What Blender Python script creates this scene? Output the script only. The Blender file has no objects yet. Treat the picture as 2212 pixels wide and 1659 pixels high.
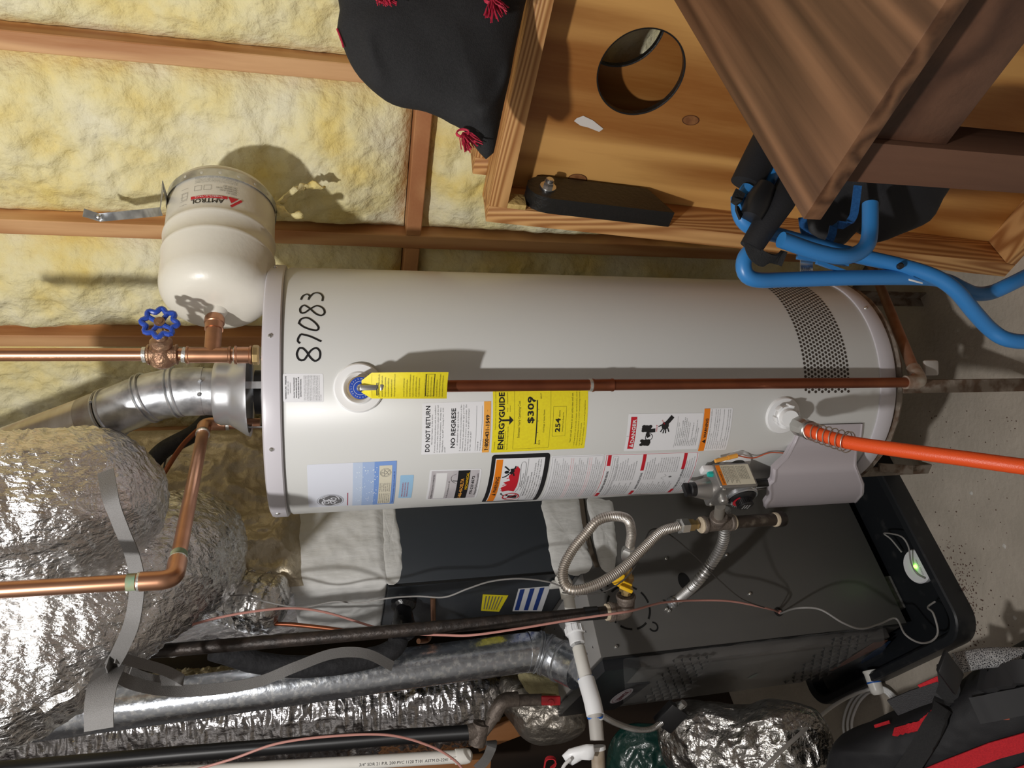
import bpy, bmesh, math, random
from mathutils import Vector as V, Matrix as Mx, noise
from math import sin, cos, pi, radians as rad
random.seed(7)
scene = bpy.context.scene
col = scene.collection
# ------------------------------------------------------------------ camera, world, light, exposure
F, PITCH, ROLL, CH = 1547.5, .2518, -.0118, 1.66
_fw = V((0, cos(PITCH), -sin(PITCH))); _u = V((0, sin(PITCH), cos(PITCH))); _r = V((1, 0, 0))
RT = _r*cos(ROLL) + _u*sin(ROLL); UP = _u*cos(ROLL) - _r*sin(ROLL); FW = _fw
CAM = V((0, 0, CH))
cd = bpy.data.cameras.new('camera'); cam = bpy.data.objects.new('camera', cd); col.objects.link(cam)
X_, Y_, Z_ = -UP, RT, -FW      # the phone was held on its side: world up is image left
cam.matrix_world = Mx(((X_.x, Y_.x, Z_.x, 0), (X_.y, Y_.y, Z_.y, 0), (X_.z, Y_.z, Z_.z, CH), (0, 0, 0, 1)))
cd.sensor_fit = 'HORIZONTAL'; cd.sensor_width = 36; cd.lens = F/2212*36; cd.clip_start = .02
scene.camera = cam
w = bpy.data.worlds.new('world'); scene.world = w; w.use_nodes = True
w.node_tree.nodes['Background'].inputs[0].default_value = (1, .97, .93, 1)
w.node_tree.nodes['Background'].inputs[1].default_value = .25
def lamp(name, loc, power, size, colr, kind='POINT', rot=None, sy=None):
    l = bpy.data.lights.new(name, kind); l.energy = power; l.color = colr
    if kind == 'POINT': l.shadow_soft_size = size
    else:
        l.size = size
        if sy: l.shape = 'RECTANGLE'; l.size_y = sy
    o = bpy.data.objects.new(name, l); col.objects.link(o); o.location = loc
    if rot: o.rotation_euler = rot
    return o
lamp('ceiling_bulb_light', (-.50, .0, 2.58), 42, .035, (1, .975, .95))
scene.view_settings.view_transform = 'Standard'; scene.view_settings.look = 'None'
scene.view_settings.exposure = 1.12; scene.view_settings.gamma = 1
scene.view_settings.use_curve_mapping = False
# ------------------------------------------------------------------ rays
def ray(x, y): return FW + UP*((1106-x)/F) + RT*((829.5-y)/F)
def at(x, y, Y): d = ray(x, y); return CAM + d*(Y/d.y)
def atz(x, y, Z): d = ray(x, y); return CAM + d*((Z-CH)/d.z)
def onp(x, y, P0, n): d = ray(x, y); return CAM + d*((P0-CAM).dot(n)/d.dot(n))
# ------------------------------------------------------------------ materials
_mats = {}
def nt(m): return m.node_tree.nodes, m.node_tree.links
def M(name, c1, c2=None, rough=.5, metal=0, scale=8, stretch=(1, 1, 1), detail=5, lo=.35, hi=.65, bump=0, bscale=None, bstretch=None, dist=0, spec=.5, wave=None, rvar=0, c3=None, voro=0, alpha=1, trans=0, emit=0, coat=0):
    if name in _mats: return _mats[name]
    m = bpy.data.materials.new(name); m.use_nodes = True; N, L = nt(m); b = N['Principled BSDF']
    b.inputs['Base Color'].default_value = (*c1, 1); b.inputs['Roughness'].default_value = rough
    b.inputs['Metallic'].default_value = metal; b.inputs['Specular IOR Level'].default_value = spec
    b.inputs['Coat Weight'].default_value = coat
    if alpha < 1: b.inputs['Alpha'].default_value = alpha
    if trans: b.inputs['Transmission Weight'].default_value = trans
    if emit: b.inputs['Emission Color'].default_value = (*c1, 1); b.inputs['Emission Strength'].default_value = emit
    tc = N.new('ShaderNodeTexCoord'); mp = N.new('ShaderNodeMapping'); mp.inputs['Scale'].default_value = stretch
    L.new(tc.outputs['Object'], mp.inputs['Vector'])
    if c2:
        if wave:
            t = N.new('ShaderNodeTexWave'); t.bands_direction = wave; t.inputs['Scale'].default_value = scale
            t.inputs['Distortion'].default_value = dist; t.inputs['Detail'].default_value = detail; t.inputs['Detail Scale'].default_value = 1.2
            src = t.outputs['Fac']
        else:
            t = N.new('ShaderNodeTexNoise'); t.inputs['Scale'].default_value = scale; t.inputs['Detail'].default_value = detail
            t.inputs['Distortion'].default_value = dist; src = t.outputs['Fac']
        L.new(mp.outputs[0], t.inputs['Vector'])
        r = N.new('ShaderNodeValToRGB'); r.color_ramp.elements[0].position = lo; r.color_ramp.elements[1].position = hi
        r.color_ramp.elements[0].color = (*c1, 1); r.color_ramp.elements[1].color = (*c2, 1)
        if c3: e = r.color_ramp.elements.new((lo+hi)/2); e.color = (*c3, 1)
        L.new(src, r.inputs[0]); L.new(r.outputs[0], b.inputs['Base Color'])
        if rvar:
            mr = N.new('ShaderNodeMapRange'); mr.inputs[3].default_value = max(0, rough-rvar); mr.inputs[4].default_value = rough+rvar
            L.new(src, mr.inputs[0]); L.new(mr.outputs[0], b.inputs['Roughness'])
    if bump:
        mp2 = N.new('ShaderNodeMapping'); mp2.inputs['Scale'].default_value = bstretch or stretch; L.new(tc.outputs['Object'], mp2.inputs['Vector'])
        if voro: t2 = N.new('ShaderNodeTexVoronoi'); t2.feature = 'F1'; o2 = t2.outputs['Distance']
        else: t2 = N.new('ShaderNodeTexNoise'); t2.inputs['Detail'].default_value = 6; o2 = t2.outputs['Fac']
        t2.inputs['Scale'].default_value = bscale or scale; L.new(mp2.outputs[0], t2.inputs['Vector'])
        bp = N.new('ShaderNodeBump'); bp.inputs['Strength'].default_value = min(1, bump); bp.inputs['Distance'].default_value = .01
        L.new(o2, bp.inputs['Height']); L.new(bp.outputs[0], b.inputs['Normal'])
    _mats[name] = m; return m
def wood(name, ca, cb, axis='Z', s=22, rough=.55, dist=3, fine=.25, ns=5, lg=.08):
    """planks: stretched growth rings + fine pores"""
    if name in _mats: return _mats[name]
    m = bpy.data.materials.new(name); m.use_nodes = True; N, L = nt(m); b = N['Principled BSDF']; b.inputs['Roughness'].default_value = rough
    tc = N.new('ShaderNodeTexCoord'); mp = N.new('ShaderNodeMapping')
    st = {'X': (lg, 1, 1), 'Y': (1, lg, 1), 'Z': (1, 1, lg)}[axis]; mp.inputs['Scale'].default_value = st
    L.new(tc.outputs['Object'], mp.inputs['Vector'])
    n1 = N.new('ShaderNodeTexNoise'); n1.inputs['Scale'].default_value = ns; n1.inputs['Detail'].default_value = 2; L.new(mp.outputs[0], n1.inputs['Vector'])
    ml = N.new('ShaderNodeMath'); ml.operation = 'MULTIPLY'; ml.inputs[1].default_value = s; L.new(n1.outputs['Fac'], ml.inputs[0])
    sn = N.new('ShaderNodeMath'); sn.operation = 'SINE'; L.new(ml.outputs[0], sn.inputs[0])
    n2 = N.new('ShaderNodeTexNoise'); n2.inputs['Scale'].default_value = 160; n2.inputs['Detail'].default_value = 3; L.new(mp.outputs[0], n2.inputs['Vector'])
    ma = N.new('ShaderNodeMath'); ma.operation = 'MULTIPLY_ADD'; ma.inputs[1].default_value = .5; ma.inputs[2].default_value = .5; L.new(sn.outputs[0], ma.inputs[0])
    mx = N.new('ShaderNodeMix'); mx.data_type = 'FLOAT'; mx.inputs[0].default_value = fine; L.new(ma.outputs[0], mx.inputs[2]); L.new(n2.outputs['Fac'], mx.inputs[3])
    r = N.new('ShaderNodeValToRGB'); r.color_ramp.elements[0].position = .1; r.color_ramp.elements[1].position = .85
    r.color_ramp.elements[0].color = (*ca, 1); r.color_ramp.elements[1].color = (*cb, 1)
    L.new(mx.outputs[0], r.inputs[0]); L.new(r.outputs[0], b.inputs['Base Color'])
    bp = N.new('ShaderNodeBump'); bp.inputs['Strength'].default_value = .25; bp.inputs['Distance'].default_value = .003
    L.new(mx.outputs[0], bp.inputs['Height']); L.new(bp.outputs[0], b.inputs['Normal'])
    _mats[name] = m; return m
m_tank = M('tank enamel', (.62, .625, .61), rough=.38, coat=.08)
m_rim = M('cap enamel', (.60, .58, .62), rough=.35)
m_cover = M('cover enamel', (.50, .46, .49), rough=.35)
m_white = M('white plastic', (.86, .87, .88), rough=.35)
m_exp = M('expansion tank paint', (.74, .71, .62), rough=.32, bump=.06, bscale=60)
m_cop = M('copper', (.60, .32, .20), (.42, .21, .12), rough=.34, metal=.9, scale=14, lo=.3, hi=.7, rvar=.1)
m_cop2 = M('aged copper', (.30, .10, .045), (.20, .06, .03), rough=.4, metal=.75, scale=14, lo=.3, hi=.7)
m_bronze = M('cast bronze', (.42, .27, .17), (.28, .16, .1), rough=.42, metal=.75, scale=40, bump=.3, bscale=160)
m_brass = M('brass', (.62, .45, .2), (.45, .33, .16), rough=.35, metal=.85, scale=40)
m_sol = M('solder', (.62, .62, .58), rough=.35, metal=.7, bump=.3, bscale=90)
m_blue = M('blue enamel', (.02, .07, .42), rough=.3, coat=.4)
m_galv = M('galvanised steel', (.34, .35, .37), (.60, .62, .64), rough=.36, metal=.8, scale=26, detail=3, lo=.4, hi=.6, rvar=.12, bump=.1, bscale=30)
m_galvd = M('spangled flue', (.62, .66, .72), (.86, .89, .92), rough=.24, metal=.95, scale=70, detail=2, lo=.5, hi=.62, rvar=.12, bump=.12, bscale=60)
m_galvr = M('heat marked steel', (.20, .14, .11), (.46, .44, .42), rough=.42, metal=.7, scale=14, lo=.35, hi=.62)
m_alu = M('brushed vent pipe', (.50, .45, .40), (.62, .58, .54), rough=.3, metal=.85, scale=6, stretch=(2, 2, 8))
m_steel = M('stainless', (.62, .58, .53), rough=.40, metal=.95)
m_dsteel = M('armoured conduit steel', (.52, .51, .50), rough=.42, metal=.95)
m_black = M('black plastic', (.012, .012, .013), rough=.4)
m_bpipe = M('black iron', (.022, .018, .016), (.048, .036, .03), rough=.45, metal=.4, scale=40, bump=.25, bscale=90)
m_mall = M('malleable iron', (.16, .13, .11), (.24, .2, .17), rough=.55, metal=.5, scale=60, bump=.3, bscale=140)
m_dope = M('pipe dope', (.62, .52, .38), rough=.7, bump=.4, bscale=80)
m_yel = M('yellow coat', (.85, .50, .01), rough=.4)
m_tagy = M('yellow print card', (.88, .76, .02), (.84, .70, .02), rough=.5, scale=200)
m_foam = M('black foam', (.012, .012, .014), (.022, .022, .025), rough=.8, scale=60, bump=.3, bscale=120)
m_furn = M('furnace grey paint', (.095, .092, .087), (.103, .100, .095), rough=.42, scale=4)
m_furn2 = M('furnace light grey paint', (.30, .29, .28), rough=.45)
m_coil = M('coil cabinet slate paint', (.034, .040, .048), (.038, .044, .052), rough=.42, scale=4)
m_mast = M('duct mastic', (.76, .76, .74), (.66, .66, .64), rough=.5, scale=20, bump=.55, bscale=26, bstretch=(1, 1, .35))
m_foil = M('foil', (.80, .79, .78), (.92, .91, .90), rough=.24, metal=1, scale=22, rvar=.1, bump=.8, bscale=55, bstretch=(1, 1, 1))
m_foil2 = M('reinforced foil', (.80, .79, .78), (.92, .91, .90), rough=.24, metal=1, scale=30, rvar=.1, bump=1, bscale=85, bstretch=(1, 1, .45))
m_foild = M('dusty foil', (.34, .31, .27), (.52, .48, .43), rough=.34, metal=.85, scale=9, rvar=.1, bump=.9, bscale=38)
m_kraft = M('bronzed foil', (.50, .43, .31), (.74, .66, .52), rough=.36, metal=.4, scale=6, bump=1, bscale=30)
m_strap = M('woven strap', (.19, .185, .18), (.16, .155, .15), rough=.5, scale=600, bump=.25, bscale=700)
m_pink = M('salmon wire jacket', (.52, .25, .21), rough=.5)
m_gw = M('grey wire jacket', (.28, .27, .26), rough=.5)
m_dw = M('dark wire jacket', (.05, .045, .04), rough=.5)
m_ww = M('white cable jacket', (.78, .78, .78), rough=.4)
m_pvc = M('pvc pipe', (.76, .74, .68), (.82, .81, .77), rough=.35, scale=10)
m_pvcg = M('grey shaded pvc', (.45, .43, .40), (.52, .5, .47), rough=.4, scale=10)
m_prim = M('blue primer', (.02, .14, .55), rough=.4)
m_org = M('orange rubber hose', (.86, .10, .02), rough=.38, bump=.12, bscale=500)
m_ink = M('black ink', (.012, .012, .014), rough=.5)
m_inkg = M('grey ink', (.16, .16, .17), rough=.5)
m_red = M('red ink', (.58, .015, .03), rough=.5)
m_redl = M('pale red ink', (.75, .28, .30), rough=.5)
m_or = M('orange ink', (.88, .24, .01), rough=.5)
m_orl = M('light orange ink', (.90, .42, .07), rough=.5)
m_lab = M('white label stock', (.84, .85, .88), rough=.3)
m_labm = M('silver label stock', (.50, .47, .50), (.60, .58, .60), rough=.35, scale=30)
m_labb = M('blue label stock', (.36, .60, .84), rough=.35)
m_cream = M('cream label stock', (.74, .70, .56), rough=.4)
m_dblue = M('navy ink', (.015, .05, .25), rough=.5)
m_stud = wood('stud pine', (.46, .20, .075), (.72, .42, .20), 'Z', 60, fine=.35)
m_frame = wood('fir framing', (.36, .15, .045), (.68, .38, .15), 'Z', 230, fine=.2)
m_frameh = wood('fir framing across', (.36, .15, .045), (.68, .38, .15), 'X', 230, fine=.2)
m_ply = wood('plywood face', (.33, .125, .025), (.68, .37, .115), 'Z', 34, fine=.22, rough=.4)
m_wal = wood('shade-toned walnut laminate', (.05, .021, .012), (.12, .056, .032), 'X', 40, fine=.35, rough=.45)  # darker than the top: shade under the overhang is put into the colour
m_wald = wood('shade-toned walnut laminate upright', (.05, .021, .012), (.11, .052, .03), 'Z', 40, fine=.35, rough=.5)
m_osb = wood('sheathing', (.16, .08, .04), (.3, .16, .08), 'Z', 16)
m_shadeb = wood('shade-toned boards', (.012, .008, .006), (.035, .022, .015), 'Z', 30)  # near-black colour stands in for the shade lying on the back wall
m_tim = wood('orange timber', (.36, .15, .05), (.52, .25, .1), 'Z', 20)
m_ins = M('fibreglass wool', (.86, .69, .25), (.88, .83, .60), c3=(.87, .78, .44), rough=.95, scale=6.5, detail=8, lo=.34, hi=.66, bump=.7, bscale=60, spec=.1)
m_conc = M('concrete', (.50, .445, .375), (.40, .355, .295), rough=.85, scale=9, detail=10, lo=.3, hi=.75, bump=.3, bscale=70)
m_dirt = M('grit', (.10, .06, .045), (.16, .1, .08), rough=.9, scale=80)
m_cloth = M('black cloth', (.012, .012, .013), (.018, .018, .019), rough=.85, scale=300, bump=.2, bscale=500)
m_nyl = M('black nylon', (.008, .008, .010), rough=.65, bump=.08, bscale=500)
m_redc = M('red fabric', (.62, .015, .025), (.5, .01, .02), rough=.8, scale=300, bump=.3, bscale=400)
m_tas = M('red tassel thread', (.55, .02, .06), (.38, .01, .04), rough=.6, scale=200)
m_bpnt = M('black paint', (.010, .010, .010), rough=.35, bump=.15, bscale=120)
m_tub = M('blue powder coat', (.035, .20, .50), rough=.35)
m_chrome = M('zinc plate', (.72, .72, .70), rough=.25, metal=.95)
m_trim = M('blue binding tape', (.01, .08, .25), (.02, .12, .34), rough=.7, scale=300)
m_rust = M('rusty angle steel', (.28, .24, .2), (.14, .09, .06), rough=.6, metal=.3, scale=30, lo=.45, hi=.6, bump=.3, bscale=60)
m_drk = M('hole dark', (.004, .004, .004), rough=.9)
m_perf = M('vent hole shade', (.055, .042, .032), rough=.9)
m_green = M('green bag film', (.006, .035, .028), rough=.22, bump=.8, bscale=22, coat=.4)
m_teal = M('teal cap', (.01, .42, .36), rough=.4)
m_led = M('green led', (.25, 1, .05), emit=5)
m_film = M('clear film', (.9, .9, .9), rough=.08, alpha=.07, bump=.7, bscale=9)
m_wool = M('mineral wool', (.50, .44, .24), (.32, .28, .15), rough=.95, scale=20, bump=1, bscale=50)
m_wall = M('painted drywall', (.40, .39, .38), rough=.9)
m_mesh = M('grey air mesh', (.03, .03, .035), (.45, .45, .45), rough=.7, scale=1, lo=.45, hi=.55)
# ------------------------------------------------------------------ mesh builder
ROOTM = {}
def tag(o, label=None, cat=None, group=None, kind=None):
    if label: o['label'] = label
    if cat: o['category'] = cat
    if group: o['group'] = group
    if kind: o['kind'] = kind
    return o
def thing(name, label, cat, loc=(0, 0, 0), rot=None, group=None, mat=None):
    o = bpy.data.objects.new(name, None); o.empty_display_size = .05; col.objects.link(o)
    m = mat.copy() if mat else Mx.Translation(V(loc)) @ (rot.to_4x4() if rot else Mx.Identity(4))
    o.matrix_world = m; ROOTM[o.name] = m
    return tag(o, label, cat, group)
def rootm(o):
    if o is None: return Mx.Identity(4)
    return ROOTM[o.name]
class MB:
    def __init__(s): s.v = []; s.f = []; s.fm = []; s.cm = 0
    def add(s, vs, fs):
        k = len(s.v); s.v += [V(p) for p in vs]; s.f += [tuple(i+k for i in f) for f in fs]; s.fm += [s.cm]*len(fs); return s
    def box(s, c, ex, ey, ez, hx, hy, hz):
        c = V(c); ex = V(ex)*hx; ey = V(ey)*hy; ez = V(ez)*hz
        vs = [c+ex*a+ey*b+ez*d for a in (-1, 1) for b in (-1, 1) for d in (-1, 1)]
        return s.add(vs, [(0, 1, 3, 2), (4, 6, 7, 5), (0, 4, 5, 1), (2, 3, 7, 6), (0, 2, 6, 4), (1, 5, 7, 3)])
    def abox(s, x0, y0, z0, x1, y1, z1): return s.box(((x0+x1)/2, (y0+y1)/2, (z0+z1)/2), (1, 0, 0), (0, 1, 0), (0, 0, 1), (x1-x0)/2, (y1-y0)/2, (z1-z0)/2)
    def bbox(s, c, ex, ey, ez, hx, hy, hz, b=.002, seg=2):
        bm = bmesh.new(); bmesh.ops.create_cube(bm, size=2)
        ex = V(ex); ey = V(ey); ez = V(ez); c = V(c)
        for v in bm.verts: v.co = V((v.co.x*hx, v.co.y*hy, v.co.z*hz))
        bmesh.ops.bevel(bm, geom=bm.edges[:], offset=b, segments=seg, affect='EDGES', profile=.5)
        vs = [c+ex*v.co.x+ey*v.co.y+ez*v.co.z for v in bm.verts]; fs = [tuple(v.index for v in f.verts) for f in bm.faces]
        bm.free(); return s.add(vs, fs)
    def tube(s, pts, r, seg=14, caps=True, closed=False, ref=None, flat=1):
        pts = [V(p) for p in pts]; n = len(pts)
        R = r if callable(r) else (lambda i: r[i]) if isinstance(r, (list, tuple)) else (lambda i: r)
        tang = []
        for i in range(n):
            a = pts[(i-1) % n] if closed else pts[max(0, i-1)]; b = pts[(i+1) % n] if closed else pts[min(n-1, i+1)]
            t = b-a; tang.append(t.normalized() if t.length > 1e-9 else V((0, 0, 1)))
        u = V(ref) if ref else tang[0].orthogonal(); u = (u - tang[0]*u.dot(tang[0])).normalized()
        vs = []
        for i in range(n):
            u = (u - tang[i]*u.dot(tang[i])).normalized(); w_ = tang[i].cross(u)
            for k in range(seg):
                a = 2*pi*k/seg; vs.append(pts[i]+(u*cos(a)+w_*sin(a)*flat)*R(i))
        fs = []
        m = n if closed else n-1
        for i in range(m):
            for k in range(seg):
                a = i*seg+k; b = i*seg+(k+1) % seg; j = (i+1) % n; fs.append((a, b, j*seg+(k+1) % seg, j*seg+k))
        if caps and not closed: fs += [tuple(range(seg-1, -1, -1)), tuple((n-1)*seg+k for k in range(seg))]
        return s.add(vs, fs)
    def lathe(s, P0, ax, prof, seg=48, ref=None, arc=None):
        """prof: list of (r, h) along axis ax from P0"""
        P0 = V(P0); ax = V(ax).normalized(); u = V(ref) if ref else ax.orthogonal(); u = (u-ax*u.dot(ax)).normalized(); w_ = ax.cross(u)
        vs = []; fs = []
        for (r, h) in prof:
            for k in range(seg): a = 2*pi*k/seg; vs.append(P0+ax*h+(u*cos(a)+w_*sin(a))*max(r, 1e-5))
        for i in range(len(prof)-1):
            for k in range(seg): fs.append((i*seg+k, i*seg+(k+1) % seg, (i+1)*seg+(k+1) % seg, (i+1)*seg+k))
        return s.add(vs, fs)
    def prism(s, poly, d):
        """poly: list of 3d points, extruded by vector d"""
        n = len(poly); poly = [V(p) for p in poly]; d = V(d)
        return s.add(poly+[p+d for p in poly], [tuple(range(n-1, -1, -1)), tuple(range(n, 2*n))]+[(i, (i+1) % n, n+(i+1) % n, n+i) for i in range(n)])
    def grid(s, fn, nu, nv, closeu=False):
        vs = [fn(i/nu, j/nv) for j in range(nv+1) for i in range(nu+1)]
        return s.add(vs, [(j*(nu+1)+i, j*(nu+1)+i+1, (j+1)*(nu+1)+i+1, (j+1)*(nu+1)+i) for j in range(nv) for i in range(nu)])
    def ribbon(s, pts, nrm, wd, th=.0012):
        """flat strap along pts; nrm: width direction (vector or list)"""
        pts = [V(p) for p in pts]; n = len(pts); vs = []
        for i in range(n):
            t = (pts[min(n-1, i+1)]-pts[max(0, i-1)]).normalized(); wv = V(nrm[i] if isinstance(nrm, list) else nrm); wv = (wv-t*wv.dot(t)).normalized(); h = t.cross(wv)*th
            ww = wd[i] if isinstance(wd, list) else wd
            vs += [pts[i]-wv*ww/2-h, pts[i]+wv*ww/2-h, pts[i]+wv*ww/2+h, pts[i]-wv*ww/2+h]
        fs = [(i*4+k, i*4+(k+1) % 4, i*4+4+(k+1) % 4, i*4+4+k) for i in range(n-1) for k in range(4)]
        fs += [(3, 2, 1, 0), ((n-1)*4, (n-1)*4+1, (n-1)*4+2, (n-1)*4+3)]
        return s.add(vs, fs)
    def disp(s, fn, start=0):
        for i in range(start, len(s.v)): s.v[i] = s.v[i]+fn(s.v[i])
        return s
    def build(s, name, mat, parent=None, smooth=35, local=False, label=None, cat=None, kind=None, group=None, base=None):
        me = bpy.data.meshes.new(name)
        pm = rootm(parent)
        if parent is None and not local:
            if base is None:
                xs = [p.x for p in s.v]; ys = [p.y for p in s.v]; zs = [p.z for p in s.v]
                base = V(((min(xs)+max(xs))/2, (min(ys)+max(ys))/2, min(zs)))
            pm = Mx.Translation(V(base))
        vs = s.v if local else [pm.inverted() @ p for p in s.v] if pm != Mx.Identity(4) else s.v
        me.from_pydata([tuple(p) for p in vs], [], s.f)
        for m in (mat if isinstance(mat, (list, tuple)) else [mat]): me.materials.append(m)
        if isinstance(mat, (list, tuple)): me.polygons.foreach_set('material_index', s.fm)
        bm = bmesh.new(); bm.from_mesh(me); bmesh.ops.recalc_face_normals(bm, faces=bm.faces[:]); bm.to_mesh(me); bm.free()
        if smooth:
            me.polygons.foreach_set('use_smooth', [True]*len(me.polygons)); me.set_sharp_from_angle(angle=rad(smooth))
        me.update()
        o = bpy.data.objects.new(name, me); col.objects.link(o)
        if parent is not None:
            # parts of parts share the root's frame
            o.parent = parent; ROOTM[o.name] = pm
        else:
            o.matrix_world = pm if not local else Mx.Identity(4); ROOTM[o.name] = pm.copy()
        return tag(o, label, cat, group, kind)
def cr(pts, step=.01, closed=False):
    """catmull-rom resample"""
    pts = [V(p) for p in pts]; out = []; n = len(pts)
    P = lambda i: pts[i % n] if closed else (pts[0]*2-pts[1] if i < 0 else pts[-1]*2-pts[-2] if i >= n else pts[i])
    for i in range(n if closed else n-1):
        a, b, c, d = P(i-1), P(i), P(i+1), P(i+2); k = max(1, int((c-b).length/step))
        for j in range(k):
            t = j/k; out.append(.5*((2*b)+(c-a)*t+(2*a-5*b+4*c-d)*t*t+(3*b-a-3*c+d)*t**3))
    if not closed: out.append(pts[-1])
    return out
def even(pts, step):
    pts = cr(pts, step/2); out = [pts[0]]; acc = 0
    for a, b in zip(pts, pts[1:]):
        L_ = (b-a).length; pos = step-acc
        while pos <= L_: out.append(a+(b-a)*(pos/L_)); pos += step
        acc = L_-(pos-step)
    return out
def bendpath(pts, r, k=6):
    """polyline with rounded corners"""
    pts = [V(p) for p in pts]; out = [pts[0]]
    for i in range(1, len(pts)-1):
        a, b, c = pts[i-1], pts[i], pts[i+1]; d1 = (a-b).normalized(); d2 = (c-b).normalized()
        rr = min(r, (a-b).length*.45, (c-b).length*.45); p, q = b+d1*rr, b+d2*rr
        for j in range(k+1): t = j/k; out.append(p*(1-t)**2+b*2*t*(1-t)+q*t*t)
    out.append(pts[-1]); return out
def px(lst): return [at(*p) for p in lst]
def fbm(p, o=4):
    a = 0; s = 1
    for _ in range(o): a += s*noise.noise(p); p = p*2.1; s *= .5
    return a
def ridge(p, o=4):
    a = 0; s = 1
    for _ in range(o): a += s*(1-2*abs(noise.noise(p))); p = p*2.03+V((3.1, 1.7, .3)); s *= .55
    return a
# text glyph meshes ---------------------------------------------------------
_tc = {}
def glyphs(body, res=2):
    k = (body, res)
    if k not in _tc:
        c = bpy.data.curves.new('t', 'FONT'); c.body = body; c.resolution_u = res; c.size = 1
        o = bpy.data.objects.new('t', c); me = o.to_mesh()
        _tc[k] = ([(v.co.x, v.co.y) for v in me.vertices], [tuple(p.vertices) for p in me.polygons])
        o.to_mesh_clear(); bpy.data.objects.remove(o); bpy.data.curves.remove(c)
    return _tc[k]
class Sheet(MB):
    """flat print in (u, v-down, h) mapped to a surface"""
    def __init__(s, fn): super().__init__(); s.fn = fn
    def text(s, body, u, v, size, width=None, h=.0006, res=2, bold=0, align='l', rot=0):
        vs, fs = glyphs(body, res)
        if not vs: return s
        x0 = min(p[0] for p in vs); x1 = max(p[0] for p in vs); sx = (width/(x1-x0)) if width else size; W = (x1-x0)*sx
        off = 0 if align == 'l' else -W/2 if align == 'c' else -W
        def mp(p):
            a = (p[0]-x0)*sx+off; b = -p[1]*size*.9
            return s.fn(u+a*cos(rot)-b*sin(rot), v+a*sin(rot)+b*cos(rot), h)
        s.add([mp(p) for p in vs], fs)
        if bold:
            for du, dv in ((bold, 0), (0, bold), (bold, bold)):
                s.add([s.fn(u+(p[0]-x0)*sx+off+du, v-p[1]*size*.9+dv, h+.0001) for p in vs], fs)
        return s
    def rect(s, u0, v0, u1, v1, h=.0003, n=None):
        nu = n or max(1, int(abs(u1-u0)/.008)); return s.grid(lambda a, b: s.fn(u0+(u1-u0)*a, v0+(v1-v0)*b, h), nu, 1)
    def poly(s, pts, h=.0004):
        bm = bmesh.new(); f_ = bm.faces.new([bm.verts.new((p[0], p[1], 0)) for p in pts]); bmesh.ops.triangulate(bm, faces=[f_])
        for _ in range(5):
            le = [e for e in bm.edges if e.calc_length() > .006]
            if not le: break
            bmesh.ops.subdivide_edges(bm, edges=le, cuts=1); bmesh.ops.triangulate(bm, faces=bm.faces[:])
        bm.verts.index_update(); s.add([s.fn(v.co.x, v.co.y, h) for v in bm.verts], [tuple(v.index for v in f.verts) for f in bm.faces]); bm.free(); return s
    def frame(s, u0, v0, u1, v1, t=.0004, h=.0005):
        s.rect(u0, v0, u1, v0+t, h); s.rect(u0, v1-t, u1, v1, h); s.rect(u0, v0, u0+t, v1, h, 1); return s.rect(u1-t, v0, u1, v1, h, 1)
    def disc(s, u, v, ru, rv, h=.0004, n=28): return s.poly([(u+ru*cos(2*pi*k/n), v+rv*sin(2*pi*k/n)) for k in range(n)], h)
    def ring(s, u, v, r, t, h=.0005, n=40, a0=0, a1=2*pi, e=1):
        vs = []; m = n+1
        for k in range(m): a = a0+(a1-a0)*k/n; vs += [s.fn(u+r*cos(a), v+r*e*sin(a), h), s.fn(u+(r-t)*cos(a), v+(r-t)*e*sin(a), h)]
        return s.add(vs, [(2*k, 2*k+2, 2*k+3, 2*k+1) for k in range(n)])
    def stroke(s, pts, t, h=.0006, smooth=True, taper=False):
        P = cr([V((a, b, 0)) for a, b in pts], t*.8) if smooth else [V((a, b, 0)) for a, b in pts]
        vs = []; n = len(P)
        for i in range(n):
            d = (P[min(n-1, i+1)]-P[max(0, i-1)]); d = d.normalized() if d.length else V((1, 0, 0)); q = V((-d.y, d.x, 0))*t/2
            if taper: q = q*(.35+.65*sin(pi*min(1, (i+1)/(n))))
            vs += [s.fn(P[i].x-q.x, P[i].y-q.y, h), s.fn(P[i].x+q.x, P[i].y+q.y, h)]
        return s.add(vs, [(2*k, 2*k+1, 2*k+3, 2*k+2) for k in range(n-1)])
    def lines(s, body, u, v, u1, size, lead, h=.0006, first=0):
        for i, t in enumerate(body):
            W = min(u1-u, len(t)*size*.52); s.text(t, u, v+lead*i, size, width=W, h=h, res=1)
        return s
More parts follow.
